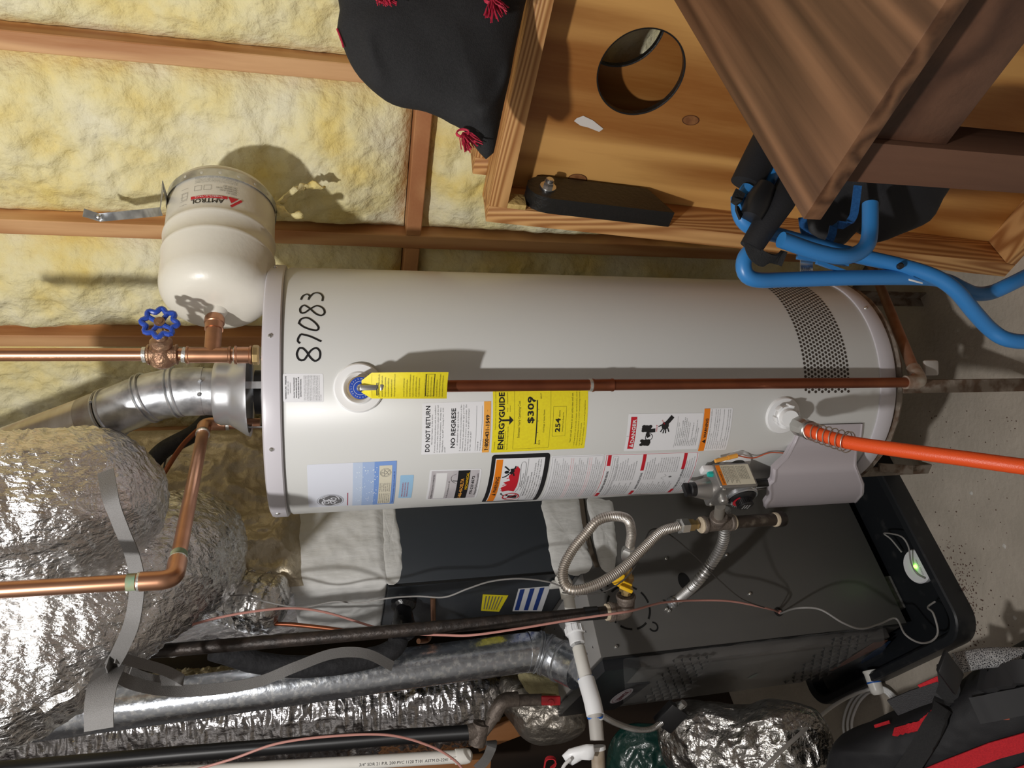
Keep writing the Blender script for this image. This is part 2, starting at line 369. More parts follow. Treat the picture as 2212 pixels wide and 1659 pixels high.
class Puff:
    """soft closed shape from an outline on a plane (photo pixels + depth plane), bulging both ways"""
    def __init__(s, outline, P0, n, h, hb=None, cen=None, p=.5):
        s.P0 = V(P0); s.n = V(n).normalized(); s.h = h; s.hb = h if hb is None else hb; s.p = p
        s.out = [onp(x, y, s.P0, s.n) for x, y in outline]
        s.ring = cr(s.out, .012, True)
        s.c = onp(cen[0], cen[1], s.P0, s.n) if cen else sum(s.ring, V((0, 0, 0)))/len(s.ring)
        s.u = (s.n.cross(V((0, 0, 1)))).normalized(); s.w = s.n.cross(s.u)
        s.pol = sorted([(math.atan2((q-s.c).dot(s.w), (q-s.c).dot(s.u)), (q-s.c).length) for q in s.ring])
    def prof(s, t): return max(0, 1-t**2.2)**s.p
    def mesh(s, rings=26, amp=0, fr=8, kind='fbm', front=True, back=True):
        mb = MB(); N = len(s.ring); vs = []
        f = fbm if kind == 'fbm' else ridge
        for sd in ([1] if front else []) + ([-1] if back else []):
            k0 = len(mb.v); vs = [s.c+s.n*(s.h if sd > 0 else -s.hb)]
            for r in range(1, rings+1):
                t = sin(r/rings*pi/2)
                for q in s.ring: vs.append(s.c+(q-s.c)*t+s.n*(s.h if sd > 0 else -s.hb)*s.prof(t))
            fs = [(0, 1+k, 1+(k+1) % N) for k in range(N)]
            fs += [(1+(r-1)*N+k, 1+(r-1)*N+(k+1) % N, 1+r*N+(k+1) % N, 1+r*N+k) for r in range(1, rings) for k in range(N)]
            mb.add(vs, fs)
        if amp: mb.disp(lambda p: s.n*f(p*fr)*amp)
        return mb
    def surf(s, x, y, eps=.003):
        q = onp(x, y, s.P0+s.n*s.h*.6, s.n); d = q-s.c; d = d-s.n*d.dot(s.n); a = math.atan2(d.dot(s.w), d.dot(s.u))
        R = min(s.pol, key=lambda e: abs(((e[0]-a+pi) % (2*pi))-pi))[1]; t = min(1, d.length/R)
        return s.c+d+s.n*(s.h*s.prof(t)+eps)
# ================================================================== ROOM
E1 = V((-.70711, .70711, 0)); N1 = V((.70711, .70711, 0)); Zv = V((0, 0, 1))   # along the insulated wall, into the wall
WN = 2.2/1.41421          # face of the studs, distance along N1
def W(s, n, z): return E1*s+N1*n+Zv*z
ROOMC = [(-2.6, -2.0), (2.9, -2.0), (2.9, WN+.1), (-2.6, WN+.1)]
fl = MB(); P = [W(a, b, 0) for a, b in ROOMC]
fl.prism([p-Zv*.1 for p in P], Zv*.1); fl.build('floor', m_conc, kind='structure', smooth=0)
ce = MB(); ce.prism([p+Zv*3.3 for p in P], Zv*.05); ce.build('ceiling', m_wall, kind='structure', smooth=0)
def wallslab(name, s0, n0, s1, n1, mat):
    m = MB(); m.prism([W(s0, n0, 0), W(s1, n0, 0), W(s1, n1, 0), W(s0, n1, 0)], Zv*3.3); return m.build(name, mat, kind='structure', smooth=0)
wr = wallslab('wall_right', -2.6, WN+.092, 2.9, WN+.12, m_osb)
wb = wallslab('wall_back', 2.9, -2.0, 2.93, WN+.12, m_shadeb)
wallslab('wall_front', -2.63, -2.0, -2.6, WN+.12, m_wall); wallslab('wall_left', -2.6, -2.03, 2.9, -2.0, m_wall)
NW = N1*-1
def s_of(x, y): p = onp(x, y, N1*WN, N1); return p.dot(E1)
sS = [ (s_of(0, 64)+s_of(0, 108))/2, (s_of(0, 476)+s_of(0, 503))/2, (s_of(0, 724)+s_of(0, 750))/2 ]
studs = [sS[0]-.406*k for k in (3, 2, 1)] + sS + [sS[2]+.406*k for k in (1, 2, 3, 4)]
for s_ in studs:
    m = MB(); m.bbox(W(s_, WN+.045, 1.65), E1, N1, Zv, .019, .0455, 1.648, .002, 1); m.build('stud', m_stud, wr)
for a, b in zip(studs[2:], studs[3:6]):
    m = MB(); m.bbox(W((a+b)/2, WN+.044, 1.445), E1, N1, Zv, (b-a)/2-.0195, .0445, .019, .002, 1)
    m.build('blocking', wood('blocking pine', (.42, .17, .07), (.62, .32, .14), 'X', 20), wr)
# insulation batts between the studs (above and below the blocking)
def batt(a, b, z0, z1, seed, push=.0):
    Wd = b-a-.04; nu = max(8, int(Wd/.008)); nv = int((z1-z0)/.008)
    def fn(i, j):
        s_ = a+.02+Wd*i; z = z0+(z1-z0)*j
        q = V((s_*1.0, z, seed)); e = min(i, 1-i)*Wd; ez = min(j, 1-j)*(z1-z0)
        edge = (1-math.exp(-e/.03))*(1-math.exp(-ez/.03))
        d = .028*fbm(q*2.6+V((seed, 0, 0)), 3)+.010*fbm(q*9, 3)+.007*ridge(q*14, 4)+.0035*fbm(q*52, 3)
        # sagging folds
        d += .016*max(0, sin(z*6+fbm(q*2)*3+seed))**3
        n = WN+.045-(.030+push)*edge-d*edge-.004*fbm(q*30)
        return W(s_, min(n, WN+.088), z)
    m = MB(); m.grid(fn, nu, nv); k = len(m.v)
    front = list(m.v)
    m.add([W(a+.02, WN+.091, z0), W(b-.02, WN+.091, z0), W(b-.02, WN+.091, z1), W(a+.02, WN+.091, z1)], [(0, 1, 2, 3)])
    m.build('insulation_batt', m_ins, wr, smooth=180)
for i, (a, b) in enumerate(zip(studs[1:], studs[2:])):
    if 1 <= i <= 4 and i < 5:
        batt(a, b, .02, 1.424, 3.1+i*2.3, .01); batt(a, b, 1.466, 3.2, 7.7+i*1.9, .012 if i < 3 else .0)
    else: batt(a, b, .02, 3.2, 5.5+i*1.7)
# a loose tuft of wool hangs from the batt beside the expansion tank
t = MB(); pts = cr(px([(548, 432, 1.60), (585, 440, 1.585), (600, 452, 1.58), (618, 462, 1.575), (634, 465, 1.57), (648, 462, 1.57)]), .006)
t.tube(pts, lambda i: .007+.006*noise.noise(V((i*.35, 0, 0))), 14); pts = cr(px([(606, 440, 1.6), (618, 424, 1.6), (640, 408, 1.6), (668, 402, 1.62), (700, 405, 1.63)]), .006)
t.tube(pts, lambda i: .0055+.005*noise.noise(V((i*.4, 4, 0))), 14); t.disp(lambda p: V((fbm(p*60), fbm(p*60+V((9, 0, 0))), fbm(p*60+V((0, 9, 0)))))*.007)
t.build('insulation_tuft', m_ins, smooth=180, label='loose twisted tuft of yellow fibreglass hanging beside the cream expansion tank', cat='insulation')
# grit on the floor
g = MB()
for k in range(520):
    a = random.gauss(0, 1); b = random.gauss(0, 1); p = atz(2075+a*24, 1300+b*55+a*14, 0); r = random.uniform(.0008, .0028)
    g.lathe(p-Zv*r*.3, Zv, [(0, 0), (r, r*.3), (r*.6, r), (0, r*1.1)], 5)
for k in range(120):
    p = atz(random.uniform(1980, 2200), random.uniform(880, 1400), 0); r = random.uniform(.0008, .0022)
    g.lathe(p-Zv*r*.3, Zv, [(0, 0), (r, r*.3), (r*.6, r), (0, r*1.1)], 5)
g.build('floor_grit', m_dirt, label='dark sandy grit scattered on the concrete around the black pan corner', cat='dirt', kind='stuff')
for x, y, r in ((2098, 1065, .008), (2192, 1335, .007), (2170, 1180, .007)):
    s_ = MB(); p = atz(x, y, 0); r *= .6; s_.lathe(p, Zv, [(r*1.3, -.001), (r*1.2, .0008), (r*.5, .0016), (0, .0018)], 9); s_.disp(lambda q: V((noise.noise(q*300), noise.noise(q*310), 0))*.003)
    s_.build('paint_speck', M('old white paint', (.62, .60, .56), rough=.8), label={2098: 'largest white paint fleck on bare concrete, nearest the orange hose', 2192: 'white fleck on the concrete right of the dark grit patch', 2170: 'small white fleck between the hose and the grit patch'}[x], cat='paint fleck')

# ================================================================== WATER HEATER
HX, HY, HR = -.0085, 1.567, .255
HZ0, HZ1 = .454, 1.770
HC = V((HX, HY, 0))
def cylpx(x, y, R=HR):
    d = ray(x, y); a = d.x**2+d.y**2; b = -2*(d.x*HX+d.y*HY); c = HX**2+HY**2-R*R; D = b*b-4*a*c
    t = (-b-math.sqrt(max(0, D)))/2/a; p = CAM+d*t; return math.atan2(p.x-HX, HY-p.y)*HR, p.z
def cyl(s, z, h=0): th = s/HR; return V((HX+(HR+h)*sin(th), HY-(HR+h)*cos(th), z))
heater = thing('water_heater', 'tall pale grey gas water heater with 87083 written on it in black marker', 'water heater', (HX, HY, HZ0))
m = MB(); m.lathe(HC, Zv, [(0, .470), (HR-.004, .470), (HR, .474), (HR, 1.730), (HR-.006, 1.739)], 128); m.build('jacket', m_tank, heater)
m = MB(); m.lathe(HC, Zv, [(0, 1.772), (HR-.05, 1.772), (HR-.003, 1.772), (HR+.003, 1.769), (HR+.0045, 1.764), (HR+.0045, 1.741), (HR+.002, 1.7385), (HR-.004, 1.7385), (0, 1.738)], 128); tc_ = m.build('top_cap', m_rim, heater)
m = MB(); m.lathe(HC, Zv, [(HR-.004, .494), (HR+.003, .494), (HR+.0045, .491), (HR+.0045, .459), (HR+.002, .454), (HR-.004, .454), (0, .454)], 128); bc_ = m.build('base_ring', m_rim, heater)
for s_, z, par in [(cylpx(590, 728)[0], 1.757, tc_), (cylpx(594, 968)[0], 1.757, tc_), (cylpx(606, 582)[0]-.004, 1.757, tc_), (cylpx(607, 1104)[0], 1.757, tc_), (cylpx(1877, 669)[0], .478, bc_)]:
    n = (cyl(s_, z, 1)-cyl(s_, z, 0)).normalized(); m = MB(); m.lathe(cyl(s_, z, .004), n, [(.0045, 0), (.0042, .0015), (.003, .0028), (0, .003)], 14)
    m.box(cyl(s_, z, .0072), n.cross(Zv), Zv, n, .0028, .0006, .0004); m.box(cyl(s_, z, .0072), n.cross(Zv), Zv, n, .0006, .0028, .0004); m.build('screw', m_chrome, par)
# marker number, hand drawn strokes placed on the jacket
def marker(name, strokes, t):
    sh = Sheet(lambda u, v, h: cyl(u, v, h))
    for st in strokes: sh.stroke([cylpx(x, y) for x, y in st], t, .0007)
    return sh
mk = [[(646, 752), (641, 765), (646, 777), (656, 778), (664, 768), (672, 757), (683, 752), (691, 760), (690, 774), (680, 780), (670, 772), (662, 760), (653, 752), (646, 752)],
      [(648, 742), (643, 737), (645, 729), (650, 722)], [(650, 722), (670, 727), (694, 738)],
      [(645, 700), (650, 690), (664, 687), (680, 697), (688, 708), (684, 714), (670, 712), (655, 706), (645, 698)],
      [(653, 661), (648, 668), (650, 676), (658, 676), (670, 668), (684, 661), (697, 666), (701, 676), (694, 682), (682, 678), (668, 666), (658, 660), (653, 661)],
      [(650, 648), (654, 640), (663, 636), (669, 640), (666, 648)], [(667, 644), (678, 634), (690, 634), (697, 641), (696, 651)]]
marker('n', mk, .0036).build('marker_number', m_ink, heater, smooth=0, label='handwritten black marker number 87083')
# ---- labels
def quad(tl, tr, br, bl, Wd, Hd):
    c = [cylpx(*q) for q in (tl, tr, br, bl)]
    def fn(u, v, h):
        a, b = u/Wd, v/Hd
        s_ = (c[0][0]*(1-a)+c[1][0]*a)*(1-b)+(c[3][0]*(1-a)+c[2][0]*a)*b; z = (c[0][1]*(1-a)+c[1][1]*a)*(1-b)+(c[3][1]*(1-a)+c[2][1]*a)*b
        return cyl(s_, z, h)
    return fn
def sticker(name, fn, Wd, Hd, mat, label, r=.003, h=.0003, parent=None):
    s_ = Sheet(fn); n = max(6, int(Wd/.006))
    def rowp(t, side):
        # rounded corners by insetting the ends
        d = 0
        v = t*Hd
        if v < r: d = r-math.sqrt(max(0, r*r-(r-v)**2))
        if Hd-v < r: d = r-math.sqrt(max(0, r*r-(r-(Hd-v))**2))
        return d
    vs = [0, .15, .4, .7, 1]; rows = sorted(set([r*q/Hd for q in vs]+[1-r*q/Hd for q in vs]+[.25, .5, .75]))
    pts = []
    for t in rows:
        d = rowp(t, 0)
        for i in range(n+1): pts.append(fn(d+(Wd-2*d)*i/n, t*Hd, h))
    s_.add(pts, [(j*(n+1)+i, j*(n+1)+i+1, (j+1)*(n+1)+i+1, (j+1)*(n+1)+i) for j in range(len(rows)-1) for i in range(n)])
    return s_.build(name, mat, parent or heater, smooth=0, label=label)
def prnt(fn, par, mat, fill, name='print'):
    s_ = Sheet(fn); fill(s_); return s_.build(name, mat, par, smooth=0)
lorem = ['Keep appliance area clear and free of combustible materials', 'gasoline and other flammable vapors and liquids', 'If you smell gas do not try to light any appliance', 'Do not touch any electric switch in your building', 'Immediately call your gas supplier from a phone', 'Follow the gas supplier instructions', 'Use only your hand to push in or turn the knob', 'Never use tools. If the knob will not push in or turn', 'do not try to repair it. Call a qualified technician', 'Do not use this appliance if any part has been', 'under water. Immediately call a service technician']
# 1 relief valve notice
W1, H1 = .0497, .0688; f = quad((612, 869), (611, 807), (698, 807), (699, 869), W1, H1)
st = sticker('relief_valve_notice', f, W1, H1, m_lab, 'small white relief valve notice sticker')
def fill(s):
    s.text('TEMPERATURE - PRESSURE', W1/2, .0055, .0032, .040, align='c', bold=.0002); s.text('RELIEF VALVE', W1/2, .0095, .0032, .022, align='c'); s.text('-IMPORTANT-', W1/2, .0135, .0032, .020, align='c')
    for i, t in enumerate(['FOLLOW THE MAINTENANCE', 'PROCEDURES FOR RELIEF', 'VALVES AS DIRECTED IN THE', 'INSTRUCTION MANUAL']): s.text(t, W1/2, .0195+.0038*i, .0031, .014+len(t)*.00095, align='c', bold=.0002)
    for i, t in enumerate(['THIS WATER HEATER IS PROVIDED', 'WITH A TEMPERATURE AND PRES-', 'SURE RELIEF VALVE LISTED AS COM-', 'PLYING WITH THE STANDARD FOR', 'RELIEF VALVES AND AUTOMATIC GAS', 'SHUT-OFF DEVICES FOR HOT WATER', 'SUPPLY SYSTEMS, ANSI Z21.22', 'FOR SAFE OPERATION OF THE WATER', 'HEATER, THE RELIEF VALVE(S) MUST', 'NOT BE REMOVED FROM ITS DESIG-', 'NATED POINT OF INSTALLATION OR', 'PLUGGED.']): s.text(t, .003, .0365+.0026*i, .0022, .011 if i == 11 else .0435, res=1)
prnt(f, st, m_inkg, fill)
# 2 do not return
W1, H1 = .105, .125; f = quad((910, 982), (912, 871), (1060.6, 866.5), (1055.5, 976.6), W1, H1)
st = sticker('return_notice', f, W1, H1, m_lab, 'white sticker reading DO NOT RETURN with orange telephone strip', .001)
def fill(s):
    s.text('DO NOT RETURN', .006, .014, .0125, .093, bold=.0004); s.text('this water heater to the store.', W1/2, .019, .0042, .062, align='c', res=1)
    s.lines(['If you are experiencing problems with the installation', 'or operation of this water heater, please call the toll', 'free number below for assistance.  Monday thru', 'Saturday 8 am - 8 pm EST or Sunday 9 am - 4:30', 'pm EST'], .004, .0245, W1-.005, .0038, .0047)
    s.text('NO REGRESE', .013, .060, .0125, .080, bold=.0004); s.text('el calentador de agua a la tienda.', W1/2, .0655, .0042, .070, align='c', res=1)
    s.lines(['Si experimenta problemas con la instalacion o el fun-', 'cionamiento de este calentador de agua, por favor', 'llame sin costo al numero que aparece abajo.  De', 'Lunes a Sabado de 8 am - 8 pm EST y Domingos', 'de 9 am - 4:30 pm EST'], .005, .071, W1-.005, .0038, .0047)
    s.rect(.004, .0985, W1-.008, .0989, .0005)
    s.lines(['Installer #', 'N de telefono', 'Date Installed', 'Fecha de instalacion'], .005, .0985+.0052, .04, .0034, .0049)
    s.rect(.026, .1087, W1-.008, .1091, .0005); s.rect(.034, .1187, W1-.008, .1191, .0005)
prnt(f, st, m_ink, fill)
ob = prnt(f, st, m_orl, lambda s: s.rect(0, .1105+.0015, W1, H1, .0005), 'telephone_strip')
prnt(f, st, m_ink, lambda s: s.text('1-800-431-1549', .006, .1222, .0105, .072, .0009, bold=.0004), 'telephone_number')
# 3 energy guide
W1, H1 = .135, .186; f = quad((1060.6, 978), (1064, 832), (1270, 832), (1261.6, 968), W1, H1)
st = sticker('energy_label', f, W1, H1, m_tagy, 'large yellow energy label reading $309 and 254', .002)
def fill(s):
    s.text('U.S. Government', .004, .006, .003, .02, res=1); s.text('Federal law prohibits removal of this label before consumer purchase', .05, .006, .003, .08, res=1)
    s.text('ENERGY', .007, .0215, .0165, .066, bold=.0009); s.text('GUIDE', .0735, .0215, .0165, .047, bold=.0009)
    s.rect(.0655, .018, .0695, .0335, .0007, 1); s.poly([(.0585, .0315), (.0765, .0315), (.0675, .0395)], .0007)
    s.lines(['Water Heater - Natural Gas', 'Capacity (first hour rating): 70 GALLONS'], .005, .0255, .055, .003, .005); s.lines(['Model', '(number)'], .084, .0285, .1, .003, .005); s.text('PG40S09AVH00', .100, .0285, .003, .022, res=1)
    s.frame(.006, .041, .126, .112, .0004)
    s.text('Estimated Yearly Operating Cost', .031, .0525, .0068, .074); s.text('$309', .060, .0775, .018, .052, bold=.0009)
    s.rect(.016, .084, .106, .0862, .0006); s.poly([(.1015, .078), (.108, .078), (.1047, .0835)]); s.rect(.0155, .082, .0161, .090, .0006, 1); s.text('$273', .014, .094, .0045, .010); s.text('$317', .109, .094, .0045, .010)
    for q in (.040, .064, .088): s.rect(q, .0855, q+.0006, .089, .0006, 1)
    s.text('Cost Range of Similar Models', .040, .1005, .0045, .047)
    s.frame(.031, .117, .093, .143, .0004); s.text('254', .040, .131, .0145, .028, bold=.0008); s.text('therms', .072, .131, .0055, .013); s.text('Estimated Yearly Energy Use', .041, .138, .004, .04)
    s.text('Your cost will depend on your utility rates and use.', .015, .156, .0055, .105)
    s.lines(['- Cost range based only on models of similar capacity fueled by natural gas', '- Estimated operating cost based on a 2007 national average natural gas', '   cost of $1.218 per therm.', '- For more information, visit www.ftc.gov/appliances.'], .006, .164, .128, .0036, .0056)
prnt(f, st, m_ink, fill)
# 4 scald danger
W1, H1 = .084, .168; f = quad((1347, 974.5), (1357.5, 894), (1520, 892), (1506, 969.5), W1, H1)
st = sticker('scald_label', f, W1, H1, m_lab, 'white scald sticker headed DANGER in red', .002, .0007)
def fill(s):
    s.frame(.006, .006, W1-.006, H1-.008, .0006); s.rect(W1*.42, 0, W1*.42+.0004, .006, .0009, 1)
    s.disc(.020, .045, .0075, .0105, .0012); s.disc(.052, .042, .0075, .0105, .0012)   # tap handles
    for q in (.020, .052):
        for a in range(4): s.disc(q+.0065*cos(a*pi/2+.8), .043+.010*sin(a*pi/2+.8), .0035, .0045, .0012, 10)
    s.ring(.033, .050, .0085, .0014, .0012, 24); s.stroke([(.033, .050), (.039, .046), (.046, .047), (.0475, .056), (.048, .062)], .0085, .0013)
    s.stroke([(.008, .068), (.030, .066), (.062, .062), (.078, .058)], .0007); s.stroke([(.016, .090), (.012, .082), (.03, .074), (.052, .071), (.078, .066)], .0009); s.stroke([(.016, .090), (.040, .103), (.050, .108)], .0009)
    s.stroke([(.078, .098), (.068, .090), (.061, .084)], .009, .0013); s.disc(.058, .083, .0085, .008, .0013)
    for a, b in (((.053, .079), (.044, .074)), ((.052, .082), (.041, .080)), ((.051, .085), (.041, .086)), ((.053, .089), (.044, .093)), ((.060, .076), (.056, .068))): s.stroke([a, b], .0026, .0013, smooth=False)
    s.rect(.006, .1105, W1-.006, .1109, .0009)
    s.lines(['Water temperature over 125 F', 'can cause severe burns', 'instantly or death from scalds.', 'Children, disabled and elderly are', 'at highest risk of being scalded.', 'See instruction manual before', 'setting temperature at water', 'heater.', 'Feel water before bathing or', 'showering.', 'Temperature limiting valves are', 'available, see manual.'], .010, .1155, W1-.008, .0037, .0041, .001)
prnt(f, st, m_ink, fill)
def fill(s): s.rect(.0062, .0062, W1-.0062, .0195, .001)
b = prnt(f, st, m_red, fill, 'red_banner')
prnt(f, st, m_red, lambda s: (s.text('HOT', .046, .0665, .0055, .014, .0015), s.text('BURN', .062, .082, .0045, .011, .0016, rot=-.6)), 'red_print')
def fill(s): s.text('DANGER', .020, .0172, .0112, .052, .0014, bold=.0005); s.poly([(.0095, .0175), (.018, .0175), (.01375, .0085)], .0014)
prnt(f, st, m_white, fill, 'white_print'); prnt(f, st, m_red, lambda s: s.rect(.0133, .0115, .0143, .0155, .0018, 1), 'red_bar')
# 5 orange warning
W1, H1 = .090, .066; f = quad((1507, 974), (1521.5, 882.5), (1583, 881), (1567.5, 971), W1, H1)
st = sticker('burner_door_label', f, W1, H1, m_lab, 'small white sticker with an orange WARNING strip', .0025, .0005)
prnt(f, st, m_or, lambda s: s.rect(0, 0, W1, .0135, .0008), 'orange_strip')
def fill(s):
    s.text('WARNING', .030, .0105, .0095, .040, .0011, bold=.0004); s.poly([(.018, .0115), (.027, .0115), (.0225, .003)], .0011)
    s.lines(['- Read before opening: door. Removal by a qualified', '  service person only.', '- If burner access door is removed, gasket must be replaced', '  and all the screws must be reinstalled, tightened securely.', '- Do not open if rubber grommet is tight in place in', '  manifold.', '- Do not operate if any of the burner access screws', '  are missing.', '- Failure to follow the above instructions may result in a fire', '  or explosion, causing property damage, personal injury or death.'], .003, .0185, W1-.002, .0032, .0048, .0008)
prnt(f, st, m_ink, fill)
# 6 brand label
W1, H1 = .138, .163; f = quad((667, 1096), (663, 1004), (857, 995), (849.5, 1087.5), W1, H1)
m_glab = M('blue drop label', (.62, .70, .86), (.74, .80, .92), rough=.2, scale=60)
st = sticker('brand_label', f, W1, H1, M('pale label', (.76, .79, .88), rough=.2), 'large white and blue sticker with a round grey monogram', .003)
def fill(s):
    n = 30
    s.rect(0, .0825, W1, .1, .0006)
prnt(f, st, M('pale blue band', (.56, .66, .84), rough=.2), fill, 'blue_band')
prnt(f, st, M('mid blue band', (.40, .53, .80), rough=.2), lambda s: s.rect(0, .1, W1, .122, .0006), 'blue_band')
prnt(f, st, M('deep blue band', (.22, .37, .76), rough=.2), lambda s: s.rect(0, .122, W1, H1, .0006), 'blue_band')
def fill(s):
    R_ = random.Random(4)
    for k in range(90): u = R_.uniform(.02, W1-.01); v = R_.uniform(.086, .128); r = R_.uniform(.0004, .0015); s.disc(u, v, r, r, .0009, 8)
prnt(f, st, M('drop highlights', (.75, .84, .97), rough=.15), fill, 'water_drops')
st2 = Sheet(f).rect(.006, .131, W1-.009, .155, .0009).build('rating_plate', m_cream, st, smooth=0)
def fill(s):
    for i, (a, b) in enumerate([('SERIAL NO. GELN0312345678', '40 GAL SIZE (120V)'), ('MODEL NO. PG40S09AVH00', '1A 11 108  O'), ('WATER CAP. 40.0 GAL', 'TYPE: NATURAL'), ('INPUT: 40000 BTU/HR', 'MAX WP: 150'), ('RECOVERY 41.0 GPH', 'TEST: 300 PSI'), ('CLEARANCES  TOP 12', 'DATE 06/12')]):
        s.text(a, .009, .1345+.0036*i, .0032, .042, .0012, res=1); s.text(b, .058, .1345+.0036*i, .0032, .026, .0012, res=1)
    s.ring(.112, .143, .0105, .0005, .0012, 30); s.ring(.112, .143, .0085, .0004, .0012, 30)
    for k in range(5): a = -pi/2+k*4*pi/5; b = a+4*pi/5; s.stroke([(.112+.008*cos(a), .143+.008*sin(a)), (.112+.008*cos(b), .143+.008*sin(b))], .0005, .0013, smooth=False)
prnt(f, st, m_inkg, fill, 'plate_print')
prnt(f, st, m_dblue, lambda s: s.text('Distributed by the home heating company of Louisville, KY', .01, .1605, .0038, .105, .0012, res=1), 'blue_print')
prnt(f, st, M('maroon rule', (.42, .06, .1), rough=.4), lambda s: s.rect(.004, .0725, .058, .074, .0007), 'red_rule')
# monogram
cx, cy, R_ = .030, .041, .0245
prnt(f, st, m_inkg, lambda s: (s.disc(cx, cy, R_*.9, R_*.9, .0006, 40), s.ring(cx, cy, R_*1.02, .0007, .0006, 48)), 'monogram')
def fill(s):
    q = lambda l: [(cx+a*R_, cy+b*R_) for a, b in l]
    s.ring(cx, cy, R_*.93, .0004, .0008, 40)
    for k in range(4): a = k*pi/2+.5; s.stroke([(cx+R_*.84*cos(a+j*.15), cy+R_*(.84-.03*j)*sin(a+j*.15)) for j in range(7)], .0022, .0009, taper=True)
    s.stroke(q([(-.30, -.42), (-.10, -.45), (-.05, -.25), (-.25, -.12), (-.48, -.18), (-.52, -.40), (-.35, -.56), (-.08, -.60), (.08, -.40), (.05, -.05), (-.08, .18), (-.30, .35), (-.50, .30), (-.48, .10), (-.20, .02), (.02, -.02)]), .0022, .0009)
    s.stroke(q([(.42, -.42), (.30, -.56), (.12, -.45), (.15, -.20), (.34, -.12), (.16, -.04), (.08, .18), (.20, .40), (.44, .40), (.52, .16), (.38, .04), (.28, .18)]), .0022, .0009)
    s.stroke(q([(-.05, .10), (.0, .35), (-.12, .52)]), .0018, .0009)
prnt(f, st, M('monogram white', (.8, .82, .88), rough=.3), fill, 'monogram_script')
# 7 small blue
W1, H1 = .068, .024; f = quad((860, 1075.5), (865, 1026.5), (894, 1025.5), (888, 1075), W1, H1)
st = sticker('blue_sticker', f, W1, H1, m_labb, 'small sky blue sticker with red print', .002)
prnt(f, st, m_red, lambda s: [s.text(t, .005, .007+.0045*i, .004, .045, .0006, res=1) for i, t in enumerate(['WARNING: THIS WATER HEATER IS', 'INSTALL IN ACCORDANCE WITH', 'THE INSTALLATION INSTRUCTIONS'])])
# 8 plumber's sticker
W1, H1 = .098, .100; f = quad((919, 1079), (928.5, 1015), (1041, 1012), (1028, 1075), W1, H1)
st = sticker('plumber_sticker', f, W1, H1, m_lab, 'plumber sticker with black band and orange telephone word', .004)
prnt(f, st, m_labm, lambda s: s.rect(.003, .004, W1-.003, H1-.004, .0005), 'silver_field'); prnt(f, st, m_white, lambda s: s.rect(.006, .013, W1-.008, .034, .0008), 'blank_field')
prnt(f, st, m_ink, lambda s: (s.rect(.003, .055, W1-.003, .078, .0008), s.text('PLUMBING INSTALLATION COMPLETED', .006, .0105, .0045, .08, .0009), s.text('For all your plumbing needs call...', .007, .0405, .0045, .062, .0009, res=1), s.text('770-237-8572', .020, .0875, .0078, .060, .0009, bold=.0003), s.text('RepipeMyHouse.com', .018, .0955, .0068, .068, .0009),
      s.stroke([(.060, .052), (.068, .044), (.080, .043), (.087, .052)], .0006, .001), s.stroke([(.066, .060), (.068, .046)], .002, .001)))
prnt(f, st, m_orl, lambda s: s.text('1-866-40-DELTA', .006, .0675, .0098, .068, .0012, bold=.0004), 'orange_print'); prnt(f, st, m_yel, lambda s: s.text('MECHANICAL', .040, .0760, .0075, .050, .0012, bold=.0003), 'yellow_print')
# 9 flammable vapour label
W1, H1 = .170, .110; f = quad((1039.5, 1084), (1063, 982.5), (1189, 978), (1158, 1079.5), W1, H1)
st = sticker('flammable_vapour_label', f, W1, H1, m_ink, 'black framed WARNING sticker with red flame picture', .006, .0005)
prnt(f, st, m_lab, lambda s: s.rect(.008, .0075, W1-.009, H1-.009, .0008), 'white_field'); prnt(f, st, m_or, lambda s: s.rect(.0095, .009, W1-.011, .0215, .0011), 'orange_strip')
def fill(s):
    s.text('WARNING', .058, .0187, .0105, .056, .0014, bold=.0004); s.poly([(.045, .0195), (.054, .0195), (.0495, .0115)], .0014)
    s.rect(.0095, .0695, W1-.011, .0700, .0011)
    s.disc(.127, .031, .0042, .0042, .0016, 14); s.stroke([(.122, .038), (.128, .042), (.136, .041)], .0075, .0015); s.stroke([(.122, .036), (.115, .030), (.112, .024)], .0028, .0015); s.stroke([(.131, .036), (.138, .030), (.142, .026)], .0028, .0015); s.stroke([(.124, .044), (.116, .046)], .0028, .0015); s.stroke([(.135, .045), (.142, .047)], .0028, .0015)
    s.rect(.028, .045, .043, .063, .0012); s.rect(.041, .040, .048, .044, .0012); s.stroke([(.043, .036), (.050, .030), (.056, .030)], .0022, .0013)
    s.stroke([(.058, .056), (.075, .060), (.100, .060), (.122, .058), (.146, .057), (.152, .062), (.146, .066), (.120, .067), (.09, .067), (.066, .064)], .0006, .0012)
    s.text('Flammable Vapors', .080, .0645, .0046, .042, .0013, res=1)
    s.text('FIRE AND EXPLOSION HAZARD', .040, .0752, .0046, .075, .0012, res=1); s.text('Can result in serious injury or death', .040, .0803, .0046, .085, .0012, res=1)
    s.lines(['Do not store or use gasoline or other flammable vapors and liquids', 'in the vicinity of this or any other appliance. Storage of or use of gasoline', 'or other flammable vapors or liquids in the vicinity of this or any other', 'appliance can result in serious injury or death.'], .018, .0852, W1-.013, .0038, .0048, .0012)
prnt(f, st, m_ink, fill)
def fill(s):
    s.poly([(.062, .053), (.066, .042), (.062, .030), (.074, .038), (.078, .026), (.088, .036), (.096, .028), (.102, .040), (.116, .036), (.112, .046), (.124, .050), (.142, .050), (.134, .0555), (.110, .056), (.086, .056)], .0013)
    s.ring(.036, .051, .0195, .0028, .0014, 40, e=.85); s.stroke([(.022, .040), (.050, .062)], .0028, .0015, smooth=False)
    for a, b in ((.066, .026), (.073, .024), (.086, .028), (.108, .033)): s.stroke([(a, b), (a+.003, b+.006)], .0018, .0013, smooth=False)
